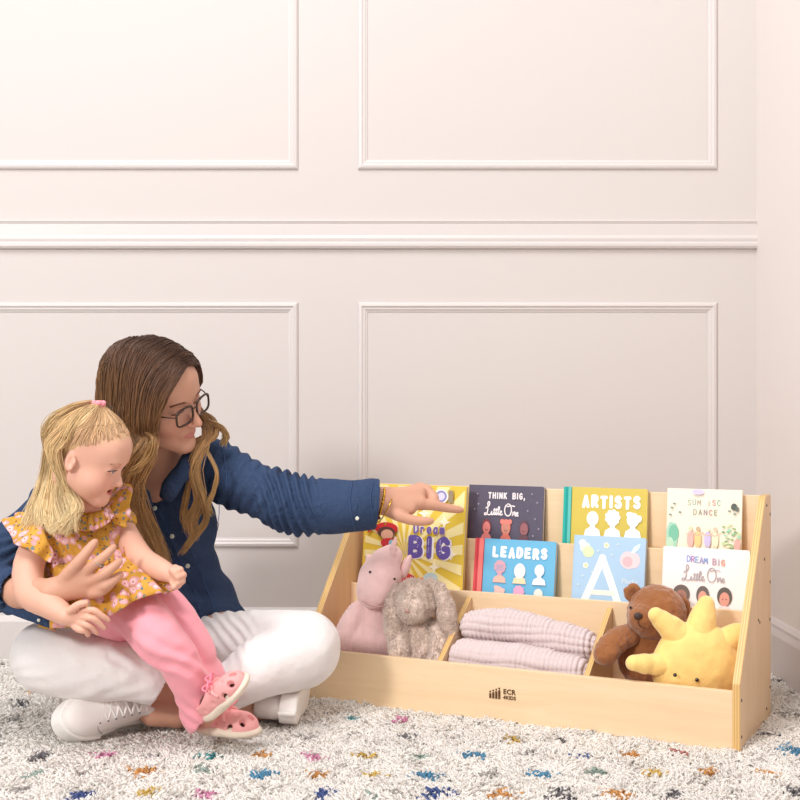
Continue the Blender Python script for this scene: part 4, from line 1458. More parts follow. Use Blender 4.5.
# shirt ------------------------------------------------
def denim():
    N = NT('navy_denim')
    tc = N.n('TexCoord')
    n1 = N.n('TexNoise', i_Scale=7.0, i_Detail=4.0)
    N.l(tc.outputs['Object'], n1.inputs['Vector'])
    n2 = N.n('TexNoise', i_Scale=420.0, i_Detail=2.0)
    N.l(tc.outputs['Object'], n2.inputs['Vector'])
    c = ramp(N, n1.outputs[0], [(0.3, lin('#26354F')), (0.7, lin('#304261'))])
    c = mix(N, n2.outputs[0], c, lin('#3E5070'))
    N.l(c, N.b.inputs['Base Color'])
    N.b.inputs['Roughness'].default_value = 0.85
    N.b.inputs['Specular IOR Level'].default_value = 0.15
    n3 = N.n('TexNoise', i_Scale=38.0, i_Detail=5.0)
    n3.inputs['Distortion'].default_value = 1.0
    N.l(tc.outputs['Object'], n3.inputs['Vector'])
    bp = N.n('Bump', i_Strength=0.85, i_Distance=0.007)
    N.l(n3.outputs[0], bp.inputs['Height'])
    N.l(bp.outputs[0], N.b.inputs['Normal'])
    return N.m
M_denim = denim()
v = Vol((-1.06, 2.42, 0.08), (0.02, 3.10, 0.70), 0.0034)
v.cap(shL, nb + Vector((.02, .01, -.025)), .058, .055, k=0.03)
v.cap(shR, nb + Vector((-.02, .01, -.025)), .058, .055, k=0.03)
v.ell(P(152, 528, 2.895), (.148, .102, .135), k=0.03)
v.ell(P(172, 585, 2.93), (.128, .108, .11), k=0.04)
v.ell(P(182, 612, 2.93), (.148, .115, .085), k=0.04)
v.chain([P(216, 468, 2.87), P(250, 486, 2.83), P(290, 502, 2.78), P(330, 506, 2.775), P(358, 505, 2.79), P(377, 504, 2.805)], [.064, .064, .062, .061, .060, .060], k=0.02)
v.chain([shR, P(35, 525, 2.75), P(0, 570, 2.63), P(-6, 585, 2.58)], [.060, .058, .056, .052], k=0.02)
v.chain([P(-6, 585, 2.58), P(16, 590, 2.515)], [.052, .047], k=0.02)
# cuffs are open tubes
c1 = P(378, 504, 2.806)
d1 = (P(378, 504, 2.806) - P(350, 505, 2.79)).normalized()
v.plane_cut(c1, d1 + Vector((0, -.12, -.10)), c1 - Vector((.01, .12, .12)), c1 + Vector((.12, .12, .12)))
v.cap(c1 - d1 * .045, c1 + d1 * .04, .052, .056, k=0.003, op='s')
c2 = P(20, 592, 2.50)
d2 = (P(20, 592, 2.50) - elR).normalized()
v.plane_cut(c2, d2, c2 - Vector((.09, .09, .09)), c2 + Vector((.10, .09, .09)))
v.cap(c2 - d2 * .03, c2 + d2 * .04, .040, .044, k=0.003, op='s')
# open neck
v.cap(nb + Vector((0, -.02, .06)), nb + Vector((0, .0, -.01)), .062, .052, k=0.006, op='s')
v.cap(nb + Vector((.005, -.06, .03)), P(155, 505, 2.78), .048, .012, k=0.006, op='s')
def shirt_folds(V):
    x, y, z = V[:, 0], V[:, 1], V[:, 2]
    out = 0.006 * vnoise(x * 9, y * 9, z * 7) + 0.004 * vnoise(x * 22 + z * 8, y * 20, z * 14)
    ph = x * 1.0 + z * 0.45 + .012 * vnoise(x * 12, y * 12, z * 12)
    w = sstep(-.335, -.275, x) * sstep(-.165, -.215, x)
    out += w * (0.0068 * np.sin(2 * np.pi * ph / .0195) + .002)
    w2 = sstep(-.46, -.40, x) * sstep(-.27, -.33, x) * sstep(.40, .48, z)
    out += w2 * 0.0032 * np.sin(2 * np.pi * (x * .8 - z * .6) / .032 + 3 * vnoise(x * 10, y * 10, z * 10))
    w3 = sstep(.40, .30, z) * (x > -.75)
    out += w3 * 0.005 * np.sin(2 * np.pi * (z * .9 + x * .45) / .055 + 2.5 * vnoise(x * 8, y * 8, z * 8))
    w4 = sstep(-.78, -.82, x)
    out += w4 * 0.004 * np.sin(2 * np.pi * (z * .8 - x * .6) / .022 + 2.5 * vnoise(x * 12, y * 12, z * 12))
    return out
shirt, sV, sF = vol_part('denim_shirt', v, W, M_denim, 1, shirt_folds)
at = surf(sV, sF)
M_denim_l = mat('denim_seam', '#3C5480', 0.85, bump=(300, .4, .002))
def along(pts, lift=.0015, n=24):
    q = catmull([(a, b, 0) for a, b in pts], n)
    return [at(a, b, lift)[0] for a, b in q[:, :2]]
def ribbon(name, pts, width, thick, m, root, lift=.001, n=24):
    """thin strip of cloth laid on the shirt, following pixels of its front"""
    q = catmull([(a, b, 0) for a, b in pts], n)
    c = [at(a, b, lift) for a, b in q[:, :2]]
    vs_, fs = [], []
    for i, (p, nn) in enumerate(c):
        t = (c[min(i + 1, n - 1)][0] - c[max(i - 1, 0)][0]).normalized()
        s = t.cross(Vector((0, -1, 0.15))).normalized() * width / 2
        o = Vector((0, -1, .1)).normalized() * thick
        vs_ += [p - s - o * .2, p - s + o, p + s + o, p + s - o * .2]
    for i in range(n - 1):
        for j in range(4):
            a, b = i * 4 + j, i * 4 + (j + 1) % 4
            fs.append((a, b, b + 4, a + 4))
    fs += [(3, 2, 1, 0), tuple(4 * (n - 1) + j for j in range(4))]
    return at_world(new_mesh(name, vs_, fs, m, root, False), root)
placket = ribbon('placket', [(163, 506), (175, 530), (188, 560), (200, 590), (208, 612)], .030, .0022, M_denim, W)
for e in (-1, 1):
    curve_part('seam', [at(a + e * 6, b - e * 3, .0036)[0] for a, b in catmull([(163, 506, 0), (175, 530, 0), (188, 560, 0), (200, 590, 0), (208, 612, 0)], 16)[:, :2]], .0008, M_denim_l, W, 40, 5)
M_btn = mat('pearl_button', '#D9DCD0', 0.25)
for bx, by in ((155, 508), (172, 536), (187, 566)):
    p, n_ = at(bx, by, .003)
    ball('button', p, .0055, M_btn, W, 14, (1, .45, 1))
# chest pocket
pk = [at(a, b, .0022)[0] for a, b in ((186, 503), (219, 498), (219, 528), (203, 537), (188, 530))]
curve_part('pocket_seam', along([(184, 506), (195, 503), (207, 500), (219, 498)], .003), .0011, M_denim_l, W, 40, 5)
curve_part('pocket_seam', along([(219, 498), (219, 515), (216, 531)], .003), .0009, M_denim_l, W, 40, 5)
curve_part('sleeve_seam', along([(222, 447), (226, 468), (227, 490)], .002), .0011, M_denim_l, W, 40, 5)
curve_part('cuff_seam', along([(352, 482), (350, 500), (352, 520), (356, 531)], .002), .0009, M_denim_l, W, 40, 5)
curve_part('cuff_seam', along([(373, 482), (370, 500), (373, 522)], .002), .0009, M_denim_l, W, 40, 5)
ball('cuff_button', at(357, 518, .002)[0], .0045, M_btn, W, 12, (1, .5, 1))
# collar: two folded flaps round the neck
def flap(pts, thick=.0035):
    bm = bmesh.new()
    vs_ = [bm.verts.new(p) for p in pts]
    n = len(pts) // 2
    for i in range(n - 1):
        bm.faces.new((vs_[i], vs_[i + 1], vs_[n + i + 1], vs_[n + i]))
    bmesh.ops.recalc_face_normals(bm, faces=bm.faces)
    bmesh.ops.solidify(bm, geom=list(bm.faces), thickness=thick)
    bmesh.ops.subdivide_edges(bm, edges=list(bm.edges), cuts=2, use_grid_fill=True, smooth=1.0)
    return at_world(bm_obj('collar', bm, M_denim, W, True), W)
flap([P(200, 448, 2.86), P(194, 444, 2.80), P(186, 452, 2.755), P(176, 466, 2.745), P(164, 484, 2.75),
      P(208, 458, 2.87), P(206, 462, 2.80), P(197, 472, 2.74), P(184, 482, 2.725), P(163, 500, 2.745)])
flap([P(118, 452, 2.84), P(122, 452, 2.79), P(130, 464, 2.755), P(140, 482, 2.75), P(151, 500, 2.755),
      P(108, 462, 2.84), P(110, 468, 2.79), P(116, 482, 2.745), P(128, 496, 2.735), P(147, 512, 2.75)])
# loose turned-back cuff hanging under the right forearm
v = Vol((-.90, 2.40, .18), (-.60, 2.66, .42), 0.0026)
q0, q1 = P(-14, 588, 2.53), P(44, 621, 2.45)
ax = (q1 - q0).normalized()
v.box((q0 + q1) / 2, ((q1 - q0).length / 2, .004, .018), .003, rot=Matrix((ax, Vector((0, 1, 0)), ax.cross(Vector((0, 1, 0))))).transposed())
cf, cV, cF = vol_part('loose_cuff', v, W, M_denim, 1, lambda V: .003 * vnoise(V[:, 0] * 30, V[:, 1] * 30, V[:, 2] * 30))
at2 = surf(cV, cF)
ball('cuff_button', at2(39, 620, .002)[0], .0035, M_btn, W, 12, (1, .5, 1))

# pants ------------------------------------------------
M_pants = mat('white_cotton_pants', '#E9E4E3', 0.85, bump=(13, .6, .016), sheen=0.2, spec=0.15)
v = Vol((-.96, 2.40, 0.0), (-.08, 3.12, 0.34), 0.0036)
v.ell(P(155, 645, 2.95), (.155, .115, .095), k=0.03)
v.chain([P(188, 648, 2.92), P(232, 648, 2.83), P(272, 647, 2.76), P(303, 648, 2.72)], [.086, .083, .080, .081], k=0.03)
v.chain([P(298, 654, 2.72), P(268, 664, 2.68), P(238, 682, 2.65), P(214, 698, 2.64)], [.076, .066, .052, .042], k=0.02)
v.chain([P(125, 648, 2.88), P(80, 655, 2.74), P(46, 655, 2.63)], [.086, .082, .074], k=0.03)
v.chain([P(46, 660, 2.60), P(90, 668, 2.565), P(130, 672, 2.56), P(162, 684, 2.575)], [.070, .068, .061, .050], k=0.02)
hc_, hd = P(163, 684, 2.575), (P(163, 684, 2.575) - P(130, 668, 2.56)).normalized()
v.plane_cut(hc_, hd, hc_ - Vector((.04, .09, .07)), hc_ + Vector((.09, .06, .09)))
v.cap(hc_ - hd * .03, hc_ + hd * .05, .040, .044, k=0.003, op='s')
def pant_folds(V):
    x, y, z = V[:, 0], V[:, 1], V[:, 2]
    out = 0.004 * vnoise(x * 8, y * 8, z * 8) + 0.002 * vnoise(x * 30, y * 22, z * 30)
    w = sstep(.13, .2, z) * sstep(-.30, -.36, x) * (x > -.6)
    out += w * .0022 * np.sin(2 * np.pi * (x * .8 + z) / .030 + 4 * vnoise(x * 11, y * 9, z * 11))
    w = (x < -.5) * sstep(.07, .11, z) * sstep(.2, .15, z)
    out += w * .0008 * np.sin(2 * np.pi * (z - x * .4) / .036 + 5 * vnoise(x * 9, y * 9, z * 9))
    return out
pants, pV, pF = vol_part('white_pants', v, W, M_pants, 1, pant_folds)
# sneakers
for M_ in (ML, MR):
    s_ = sneaker(W, M_)
    at_world(s_, W)

# glasses ------------------------------------------------
M_frame = mat('dark_frame', '#3A261C', 0.25, spec=0.5)
def H(x, y, z):
    return HWM @ Vector((x, y, z))
gl = None
for s in (-1, 1):
    pts = []
    for i in range(21):
        a = R(i * 18)
        ex = .0235 * (abs(math.cos(a)) ** .58) * (1 if math.cos(a) >= 0 else -1)
        ez = .0195 * (abs(math.sin(a)) ** .58) * (1 if math.sin(a) >= 0 else -1)
        pts.append(H(s * (.0305 + ex), .104 - abs(.0305 + ex) * .12 - .0 * ez, -.007 + ez))
    g_ = tube_obj('glasses' if s == -1 else 'rim', [tuple(p) for p in pts], .0025, M_frame, gl or W, 80, 6)
    if gl is None:
        gl = at_world(g_, W)
    N = NT('lens_glass')
    N.b.inputs['Roughness'].default_value = 0.02
    N.b.inputs['Alpha'].default_value = 0.04
    N.b.inputs['Base Color'].default_value = (.9, .9, .92, 1)
    lens = [tuple(p) for p in pts[:-1]]
    new_mesh('lens', lens, [tuple(range(len(lens)))], N.m, gl)
    tube_obj('temple_arm', [tuple(H(s * .053, .098, -.001)), tuple(H(s * .068, .070, .001)), tuple(H(s * .078, .02, .0)), tuple(H(s * .079, -.005, -.004))], .0015, M_frame, gl, 24, 6)
tube_obj('bridge', [tuple(H(-.0085, .1015, -.001)), tuple(H(0, .1055, .003)), tuple(H(.0085, .1015, -.001))], .0016, M_frame, gl, 12, 6)

# hair ------------------------------------------------
WH = [(0, '#4A3226'), (.20, '#5E412F'), (.38, '#866242'), (.6, '#A98055'), (1, '#CDA873')]
v = Vol((-.74, 2.50, .36), (-.36, 2.95, .88), 0.003)
v.M = HWM
v.ell((0, -.018, .040), (.082, .103, .086), k=0.02)
v.ell((0, -.045, -.02), (.072, .066, .09), k=0.03)
v.ell((.056, -.004, -.01), (.032, .060, .075), k=0.02)
v.ell((-.06, .0, .0), (.032, .062, .065), k=0.02)
v.ell((0, .085, -.020), (.0635, .052, .096), k=0.012, op='s')
v.ell((0, .065, -.060), (.062, .060, .085), k=0.012, op='s')
v.M = None
v.chain([P(128, 400, 2.70), P(120, 440, 2.70), P(122, 475, 2.74), P(135, 520, 2.79), P(155, 560, 2.80)], [.048, .050, .045, .028, .014], k=0.02)
hair, hV, hF = vol_part('hair', v, W, mat('brown_hair_base', '#4A3326', 0.6), 1, lambda V: .003 * np.sin(V[:, 0] * 260 + 3 * vnoise(V[:, 0] * 20, V[:, 1] * 20, V[:, 2] * 8)))
def HL(x, y, z):
    return tuple(HWM @ Vector((x, y, z)))
locks = []
# scalp to the near side: roots along the parting, over the side of the head, then down
_part = catmull([(.078, .094, 0), (.058, .112, 0), (.036, .122, 0), (.012, .127, 0), (-.018, .128, 0), (-.046, .123, 0), (-.074, .110, 0), (-.094, .088, 0)], 20)
for i, (yr, zr) in enumerate(_part[:, :2]):
    f = i / 19
    side = [HL(-.006, yr, zr), HL(.034, yr - .004, zr - .006), HL(.068, yr * .84 - .004, zr * .64), HL(.086, yr * .76 - .004, .012 - .01 * f), HL(.090, yr * .66 - .006, -.040)]
    tip = [(150 - 28 * f, 452), (137 - 22 * f, 476), (140 - 30 * f, 505), (156 - 40 * f, 540), (172 - 45 * f, 575)]
    ys = [2.635 + .05 * f, 2.66 + .05 * f, 2.72 + .04 * f, 2.755 + .03 * f, 2.775 + .02 * f]
    n_t_ = 5 if f < .65 else 4
    locks.append((side + [tuple(P(a, b, y)) for (a, b), y in zip(tip, ys)][:n_t_], .006, .014, .018, .62))
# crown and back
for i, (xr, yr) in enumerate([(.03, -.082), (.050, -.066), (.0, -.090), (-.03, -.085)]):
    locks.append(([HL(xr * .3, yr * .3 - .035, .104), HL(xr, yr, .092), HL(xr * 1.4, yr * 1.18, .05), HL(xr * 1.4, yr * 1.2, -.03), tuple(P(112 + i * 4, 455, 2.75)), tuple(P(118 + i * 5, 500, 2.80))], .008, .018, .018, 1))
# far side
for i, (yr, zr) in enumerate(catmull([(.078, .094, 0), (.062, .110, 0), (.038, .121, 0), (.010, .127, 0), (-.03, .127, 0)], 16)[:, :2]):
    f = i / 15
    locks.append(([HL(.004, yr, zr), HL(-.030, yr + .002, zr - .006), HL(-.064, yr * .85, zr * .66), HL(-.080, yr * .75 - .004, .012), HL(-.082, yr * .5 - .01, -.03), tuple(P(206 - 3 * f, 420, 2.80)), tuple(P(212 - 6 * f, 432, 2.78)), tuple(P(202 + 3 * f, 444, 2.745)), tuple(P(192 + 3 * f, 470, 2.73)), tuple(P(199 + 3 * f, 500, 2.745)), tuple(P(190 + 3 * f, 520, 2.76)), tuple(P(196 - 2 * f, 540, 2.77))], .006, .009, .0045, .16))
for q in range(7):
    y0 = .052 - q * .013
    locks.append(([HL(.034, y0 * 1.1, .110), HL(.070, y0 * 1.05, .070), HL(.088, y0, .020), HL(.094, y0 - .002, -.035), P(149 - 3 * q, 450, 2.625 + .008 * q), P(139 - 3 * q, 474, 2.655 + .01 * q), P(140 - 3 * q, 505, 2.72), P(154 - 4 * q, 545, 2.76)], .006, .012, .014, .9))
loose = [
    ([P(203, 412, 2.80), P(214, 420, 2.80), P(216, 434, 2.77), P(206, 442, 2.755), P(198, 440, 2.755), P(194, 455, 2.75), P(200, 480, 2.73)], .004, .005, .004, 1.2),
    ([P(207, 420, 2.76), P(219, 426, 2.78), P(226, 436, 2.785), P(222, 446, 2.79)], .004, .005, .003, .8),
    ([P(200, 436, 2.76), P(207, 452, 2.74), P(217, 474, 2.725), P(213, 492, 2.735), P(208, 505, 2.74), P(214, 516, 2.75)], .003, .003, .002, .5),
    ([P(203, 436, 2.76), P(194, 468, 2.73), P(203, 500, 2.73), P(206, 520, 2.75), P(192, 540, 2.765), P(180, 556, 2.775)], .005, .006, .004, .9),
    ([P(199, 440, 2.76), P(191, 478, 2.74), P(184, 510, 2.76), P(188, 535, 2.775)], .004, .005, .003, .6),
    ([HL(.094, .040, -.03), P(153, 440, 2.61), P(149, 454, 2.605), P(138, 468, 2.61), P(128, 474, 2.62)], .006, .007, .008, .6)]
for q in range(4):
    locks.append(([HL(-.004, .082 - .006 * q, .094 + .004 * q), HL(.030, .086 - .006 * q, .084 + .004 * q), HL(.060, .074 - .004 * q, .050), HL(.078, .060 - .004 * q, .006), HL(.086, .050, -.040), P(151 - 3 * q, 449, 2.615), P(140 - 4 * q, 472, 2.64), P(132 - 2 * q, 500, 2.71), P(146, 540, 2.75)], .006, .012, .012, 1.3))
WHo = hair_strands('hair_strands', locks, 270, W, M_hair_w, WH, 11, 30, .00085, .003, (.005, 2.6), .12)
WHo.parent = hair
WHo.matrix_parent_inverse = hair.matrix_parent_inverse @ Matrix.Identity(4)
WHo.matrix_parent_inverse = Matrix.Identity(4)
lo_ = hair_strands('loose_strands', loose, 110, W, M_hair_w, [(0, '#8A6644'), (.5, '#B08A58'), (1, '#C9A670')], 5, 26, .0008, .0025, (.003, 2.0), .15)
lo_.parent = hair
lo_.matrix_parent_inverse = Matrix.Identity(4)

# jewellery ------------------------------------------------
M_gold = mat('gold', '#D9A83C', 0.25, metal=1.0)
M_bead = mat('dark_red_bead', '#5A1E1E', 0.2)
def hoop(name, c, axis, r, thick, m, root, beads=0, squash=1.0):
    axis = Vector(axis).normalized()
    a = axis.cross(Vector((0, 0, 1))).normalized()
    b = axis.cross(a)
    pts = [c + (a * math.cos(R(i * 20)) * r * squash + b * math.sin(R(i * 20)) * r) for i in range(19)]
    o = curve_part(name, [tuple(p) for p in pts], thick, m, root, 60, 6)
    for i in range(beads):
        p = c + a * math.cos(2 * math.pi * i / beads) * r * squash + b * math.sin(2 * math.pi * i / beads) * r
        q = ball('bead', p, thick * 1.7, m, root, 8)
        q.parent = o
        q.matrix_parent_inverse = Matrix.Identity(4)
    return o
hoop('gold_bracelet', P(381, 502, 2.815), (1, .15, -.22), .0320, .0020, M_gold, W, 22, .9)
hb_ = hoop('cord_bracelet', P(385, 509, 2.815), (1, .15, -.55), .0345, .0014, M_gold, W, 0, .95)
ball('bracelet_bead', P(379, 518, 2.785), .0042, M_bead, W, 10)
ball('bracelet_bead', P(385, 524, 2.79), .003, M_gold, W, 10)
hoop('ring', P(98, 563, 2.414), (.7, 0.1, .7), .0112, .0014, mat('silver', '#B9B4AE', 0.25, metal=1.0), W, 8)
# ---------------------------------------------------------------- child
K = empty('person', Vector((P(125, 610, 2.57).x, 2.57, 0.2)), 'small person with blond half-up hair, yellow floral top and pink pants sitting on the lap', 'person')
kf, ku = Vector((.925, -.10, -.37)), Vector((.37, -.10, .92))
_t = frame_from(kf, ku, (0, 0, 0), .845)
HKM = Matrix.Translation(P(110, 470, 2.48) - (_t @ Vector((.031, .078, 0)))) @ _t
v = Vol((-.86, 2.34, 0.0), (-.26, 2.72, .74), 0.0022)
lzk, ylk = head_sdf(v, HKM, True, mouth=.0022, lids=1.35)
hb = HKM @ Vector((0, -.02, -.055))
nk = P(86, 518, 2.57)
v.chain([hb, nk], [.036, .036], k=0.015)
v.ell(P(80, 545, 2.57), (.075, .055, .065), k=0.03)
v.ell(P(92, 585, 2.57), (.075, .065, .07), k=0.03)
v.ell(P(118, 608, 2.58), (.075, .065, .06), k=0.03)
v.chain([P(40, 538, 2.535), P(29, 565, 2.50), P(30, 592, 2.465), P(48, 604, 2.43), P(66, 616, 2.405)], [.030, .030, .0295, .026, .0185], k=0.008)
v.ell(P(75, 618, 2.402), (.019, .012, .016), k=0.012)
for pts, rs in (
    (((80, 611, 2.398), (93, 610, 2.388), (101, 615, 2.390), (108, 620, 2.398)), (.0066, .0062, .0056, .0050)),
    (((80, 617, 2.396), (91, 618, 2.384), (98, 622, 2.388), (104, 628, 2.396)), (.0066, .0062, .0056, .0050)),
    (((78, 622, 2.396), (87, 625, 2.386), (93, 628, 2.390), (97, 633, 2.398)), (.0064, .0060, .0054, .0048)),
    (((74, 626, 2.398), (80, 630, 2.390), (86, 631, 2.393), (88, 635, 2.400)), (.0066, .0062, .0056, .0050)),
    (((70, 611, 2.392), (78, 605, 2.386), (86, 603, 2.388)), (.0080, .0072, .0060))):
    v.chain([P(*p) for p in pts], rs, k=0.002)
v.chain([P(120, 526, 2.60), P(131, 545, 2.565), P(142, 560, 2.53), P(157, 568, 2.49), P(168, 573, 2.465)], [.027, .0265, .026, .022, .0175], k=0.008)
v.ell(P(175, 576, 2.455), (.017, .014, .017), k=0.01)
for i, (a, b) in enumerate(((180, 570), (183, 575), (182, 581), (178, 585))):
    v.chain([P(a - 5, b - 2, 2.45 - .002 * i), P(a, b, 2.440), P(a - 4, b + 2, 2.434)], [.0075, .007, .0065], k=0.003, sub=1)
v.cap(P(172, 570, 2.44), P(178, 577, 2.432), .0075, .0065, k=0.004)
v.chain([P(132, 614, 2.55), P(164, 645, 2.48), P(192, 685, 2.50), P(212, 718, 2.535)], [.042, .036, .030, .025], k=0.02)
v.chain([P(156, 603, 2.58), P(180, 632, 2.55), P(200, 665, 2.545), P(216, 695, 2.55)], [.040, .036, .030, .025], k=0.02)
V, F = v.mesh(1)
C = np.tile(np.array(lin('#DFAC96')[:3]), (len(V), 1))
L = head_colour(V, C, HKM, lzk, ylk, '#C77A72', '#DE9484', True)
# fine hair combed back from the hairline
zh = .034 + L[:, 1] * .50
m_ = sstep(-.008, .018, L[:, 2] - zh + .005 * vnoise(L[:, 0] * 90, L[:, 1] * 90, L[:, 2] * 20)) * (L[:, 2] > -.02) * (np.abs(L[:, 0]) < .12) * (np.abs(L[:, 1]) < .13) * (L[:, 2] < .15)
C = C * (1 - m_[:, None]) + np.array(lin('#D0AC86')[:3])[None] * m_[:, None]
# inside of the open mouth
m_ = (np.abs(L[:, 0]) < .016) & (np.abs(L[:, 2] - lzk) < .006) & (L[:, 1] > .060) & (L[:, 1] < ylk - .004)
C[m_] = lin('#7A3430')[:3]
local_part('body', V, F, K, M_skin_w, col=C)
kbV, kbF = V, F
eyes(K, HKM, M_blue, (-.15, .8, -.25), .42, brow='#B08A62')

# top ------------------------------------------------
def floral():
    N = NT('yellow_floral')
    tc = N.n('TexCoord')
    nz = N.n('TexNoise', i_Scale=42.0, i_Detail=2.0)
    N.l(tc.outputs['Object'], nz.inputs['Vector'])
    off = N.n('MixRGB') if False else None
    vm = N.n('VectorMath', operation='MULTIPLY_ADD')
    N.l(nz.outputs['Color'], vm.inputs[0])
    vm.inputs[1].default_value = (.016, .016, .016)
    N.l(tc.outputs['Object'], vm.inputs[2])
    base = ramp(N, nz.outputs[0], [(.3, lin('#C8923A')), (.7, lin('#D3A24A'))])
    def spots(scale, seed, thr, soft):
        mp = N.n('Mapping')
        mp.inputs['Location'].default_value = (seed, seed * 2.3, seed * .7)
        N.l(vm.outputs[0], mp.inputs['Vector'])
        vo = N.n('TexVoronoi', i_Scale=scale)
        N.l(mp.outputs[0], vo.inputs['Vector'])
        return ramp(N, vo.outputs['Distance'], [(thr, (1, 1, 1, 1)), (thr + soft, (0, 0, 0, 1))]), vo
    leaf, _ = spots(72, 3.1, .22, .03)
    c = mix(N, leaf, base, lin('#6E7F84'))
    l2, _ = spots(84, 8.4, .18, .03)
    c = mix(N, l2, c, lin('#8A5A3C'))
    fl, _ = spots(46, .3, .42, .03)
    c = mix(N, fl, c, lin('#DDA3A6'))
    f2, _ = spots(46, .3, .26, .04)
    c = mix(N, f2, c, lin('#EFC9C9'))
    f3, _ = spots(46, .3, .10, .03)
    c = mix(N, f3, c, lin('#B9606C'))
    N.l(c, N.b.inputs['Base Color'])
    N.b.inputs['Roughness'].default_value = .85
    N.b.inputs['Specular IOR Level'].default_value = .15
    n3 = N.n('TexNoise', i_Scale=40.0, i_Detail=4.0)
    N.l(tc.outputs['Object'], n3.inputs['Vector'])
    bp = N.n('Bump', i_Strength=.6, i_Distance=.006)
    N.l(n3.outputs[0], bp.inputs['Height'])
    N.l(bp.outputs[0], N.b.inputs['Normal'])
    return N.m
M_floral = floral()
v = Vol((-.90, 2.38, .20), (-.42, 2.72, .58), 0.0026)
v.cap(P(45, 535, 2.545), P(120, 524, 2.60), .036, .036, k=0.03)
v.ell(P(82, 545, 2.57), (.086, .068, .070), k=0.03)
v.ell(P(90, 575, 2.57), (.082, .076, .065), k=0.03)
v.cap(nk + Vector((0, -.02, .05)), nk + Vector((0, -.01, .005)), .040, .036, k=0.006, op='s')
def top_folds(V):
    x, y, z = V[:, 0], V[:, 1], V[:, 2]
    return .0035 * vnoise(x * 22, y * 22, z * 18) + .003 * np.sin(2 * np.pi * (x * .75 + z * .65) / .021 + 2.5 * vnoise(x * 14, y * 14, z * 14)) * sstep(.34, .40, z)
top, tV, tF = vol_part('floral_top', v, K, M_floral, 1, top_folds)

def frill(name, top_pts, bot_pts, n=90, rows=10, amp=.008, waves=9, thick=.0022, m=None, ph=0.0, inward=None):
    """pleated strip of cloth between two edge curves"""
    A, B = catmull([tuple(p) for p in top_pts], n), catmull([tuple(p) for p in bot_pts], n)
    cen = (A.mean(0) + B.mean(0)) / 2 if inward is None else np.array(inward)
    V = []
    for j in range(rows):
        t = j / (rows - 1)
        q = A * (1 - t) + B * t
        o = q - cen
        o[:, 2] = 0
        o /= np.linalg.norm(o, axis=1, keepdims=True) + 1e-9
        s = np.linspace(0, 1, n)
        w = np.sin(2 * np.pi * waves * s + ph + 1.2 * np.sin(7 * s)) * amp * t ** .8
        bulge = .35 * amp * math.sin(math.pi * t)
        V.append(q + o * (w + bulge)[:, None] + np.array([0, 0, 1])[None] * (w * .35)[:, None])
    V = np.array(V).reshape(-1, 3)
    F = [(j * n + i, j * n + i + 1, (j + 1) * n + i + 1, (j + 1) * n + i) for j in range(rows - 1) for i in range(n - 1)]
    bm = bmesh.new()
    vs_ = [bm.verts.new(p) for p in V]
    for f in F:
        bm.faces.new([vs_[i] for i in f])
    bmesh.ops.recalc_face_normals(bm, faces=bm.faces)
    bmesh.ops.solidify(bm, geom=list(bm.faces), thickness=thick)
    return at_world(bm_obj(name, bm, m or M_floral, K, True), K)
# peplum: gathered seam under the chest, flaring over hips and lap
frill('peplum',
      [P(44, 566, 2.56), P(56, 572, 2.505), P(76, 571, 2.485), P(98, 565, 2.488), P(118, 558, 2.51), P(130, 552, 2.56), P(126, 548, 2.62)],
      [P(44, 628, 2.56), P(54, 630, 2.46), P(82, 621, 2.425), P(112, 614, 2.420), P(140, 598, 2.435), P(174, 590, 2.475), P(172, 582, 2.60)], amp=.015, waves=6, inward=tuple(P(95, 580, 2.58)))
frill('seam_gathers',
      [P(46, 562, 2.55), P(58, 565, 2.50), P(78, 563, 2.480), P(98, 557, 2.484), P(116, 550, 2.505), P(128, 545, 2.55)],
      [P(44, 570, 2.555), P(56, 576, 2.500), P(76, 575, 2.478), P(98, 569, 2.480), P(118, 562, 2.503), P(131, 555, 2.555)], rows=5, amp=.003, waves=18, inward=tuple(P(90, 560, 2.58)))
# flutter sleeves
frill('flutter_sleeve',
      [P(52, 512, 2.60), P(44, 511, 2.555), P(42, 520, 2.51), P(46, 536, 2.485), P(54, 552, 2.485)],
      [P(22, 512, 2.60), P(5, 520, 2.55), P(12, 541, 2.49), P(30, 550, 2.455), P(50, 563, 2.465)], amp=.006, waves=4, inward=tuple(P(48, 540, 2.56)))
frill('flutter_sleeve',
      [P(104, 500, 2.59), P(110, 503, 2.56), P(112, 512, 2.54), P(112, 524, 2.54)],
      [P(118, 482, 2.62), P(130, 486, 2.58), P(131, 506, 2.55), P(126, 528, 2.545)], amp=.004, waves=3, inward=tuple(P(108, 520, 2.60)))
# edge of the neckline
frill('neck_frill',
      [P(68, 508, 2.545), P(78, 512, 2.525), P(90, 513, 2.520), P(102, 510, 2.53), P(110, 503, 2.56)],
      [P(64, 522, 2.525), P(77, 530, 2.498), P(92, 531, 2.493), P(106, 525, 2.51), P(116, 514, 2.54)], rows=6, amp=.003, waves=9, inward=tuple(P(88, 520, 2.58)))

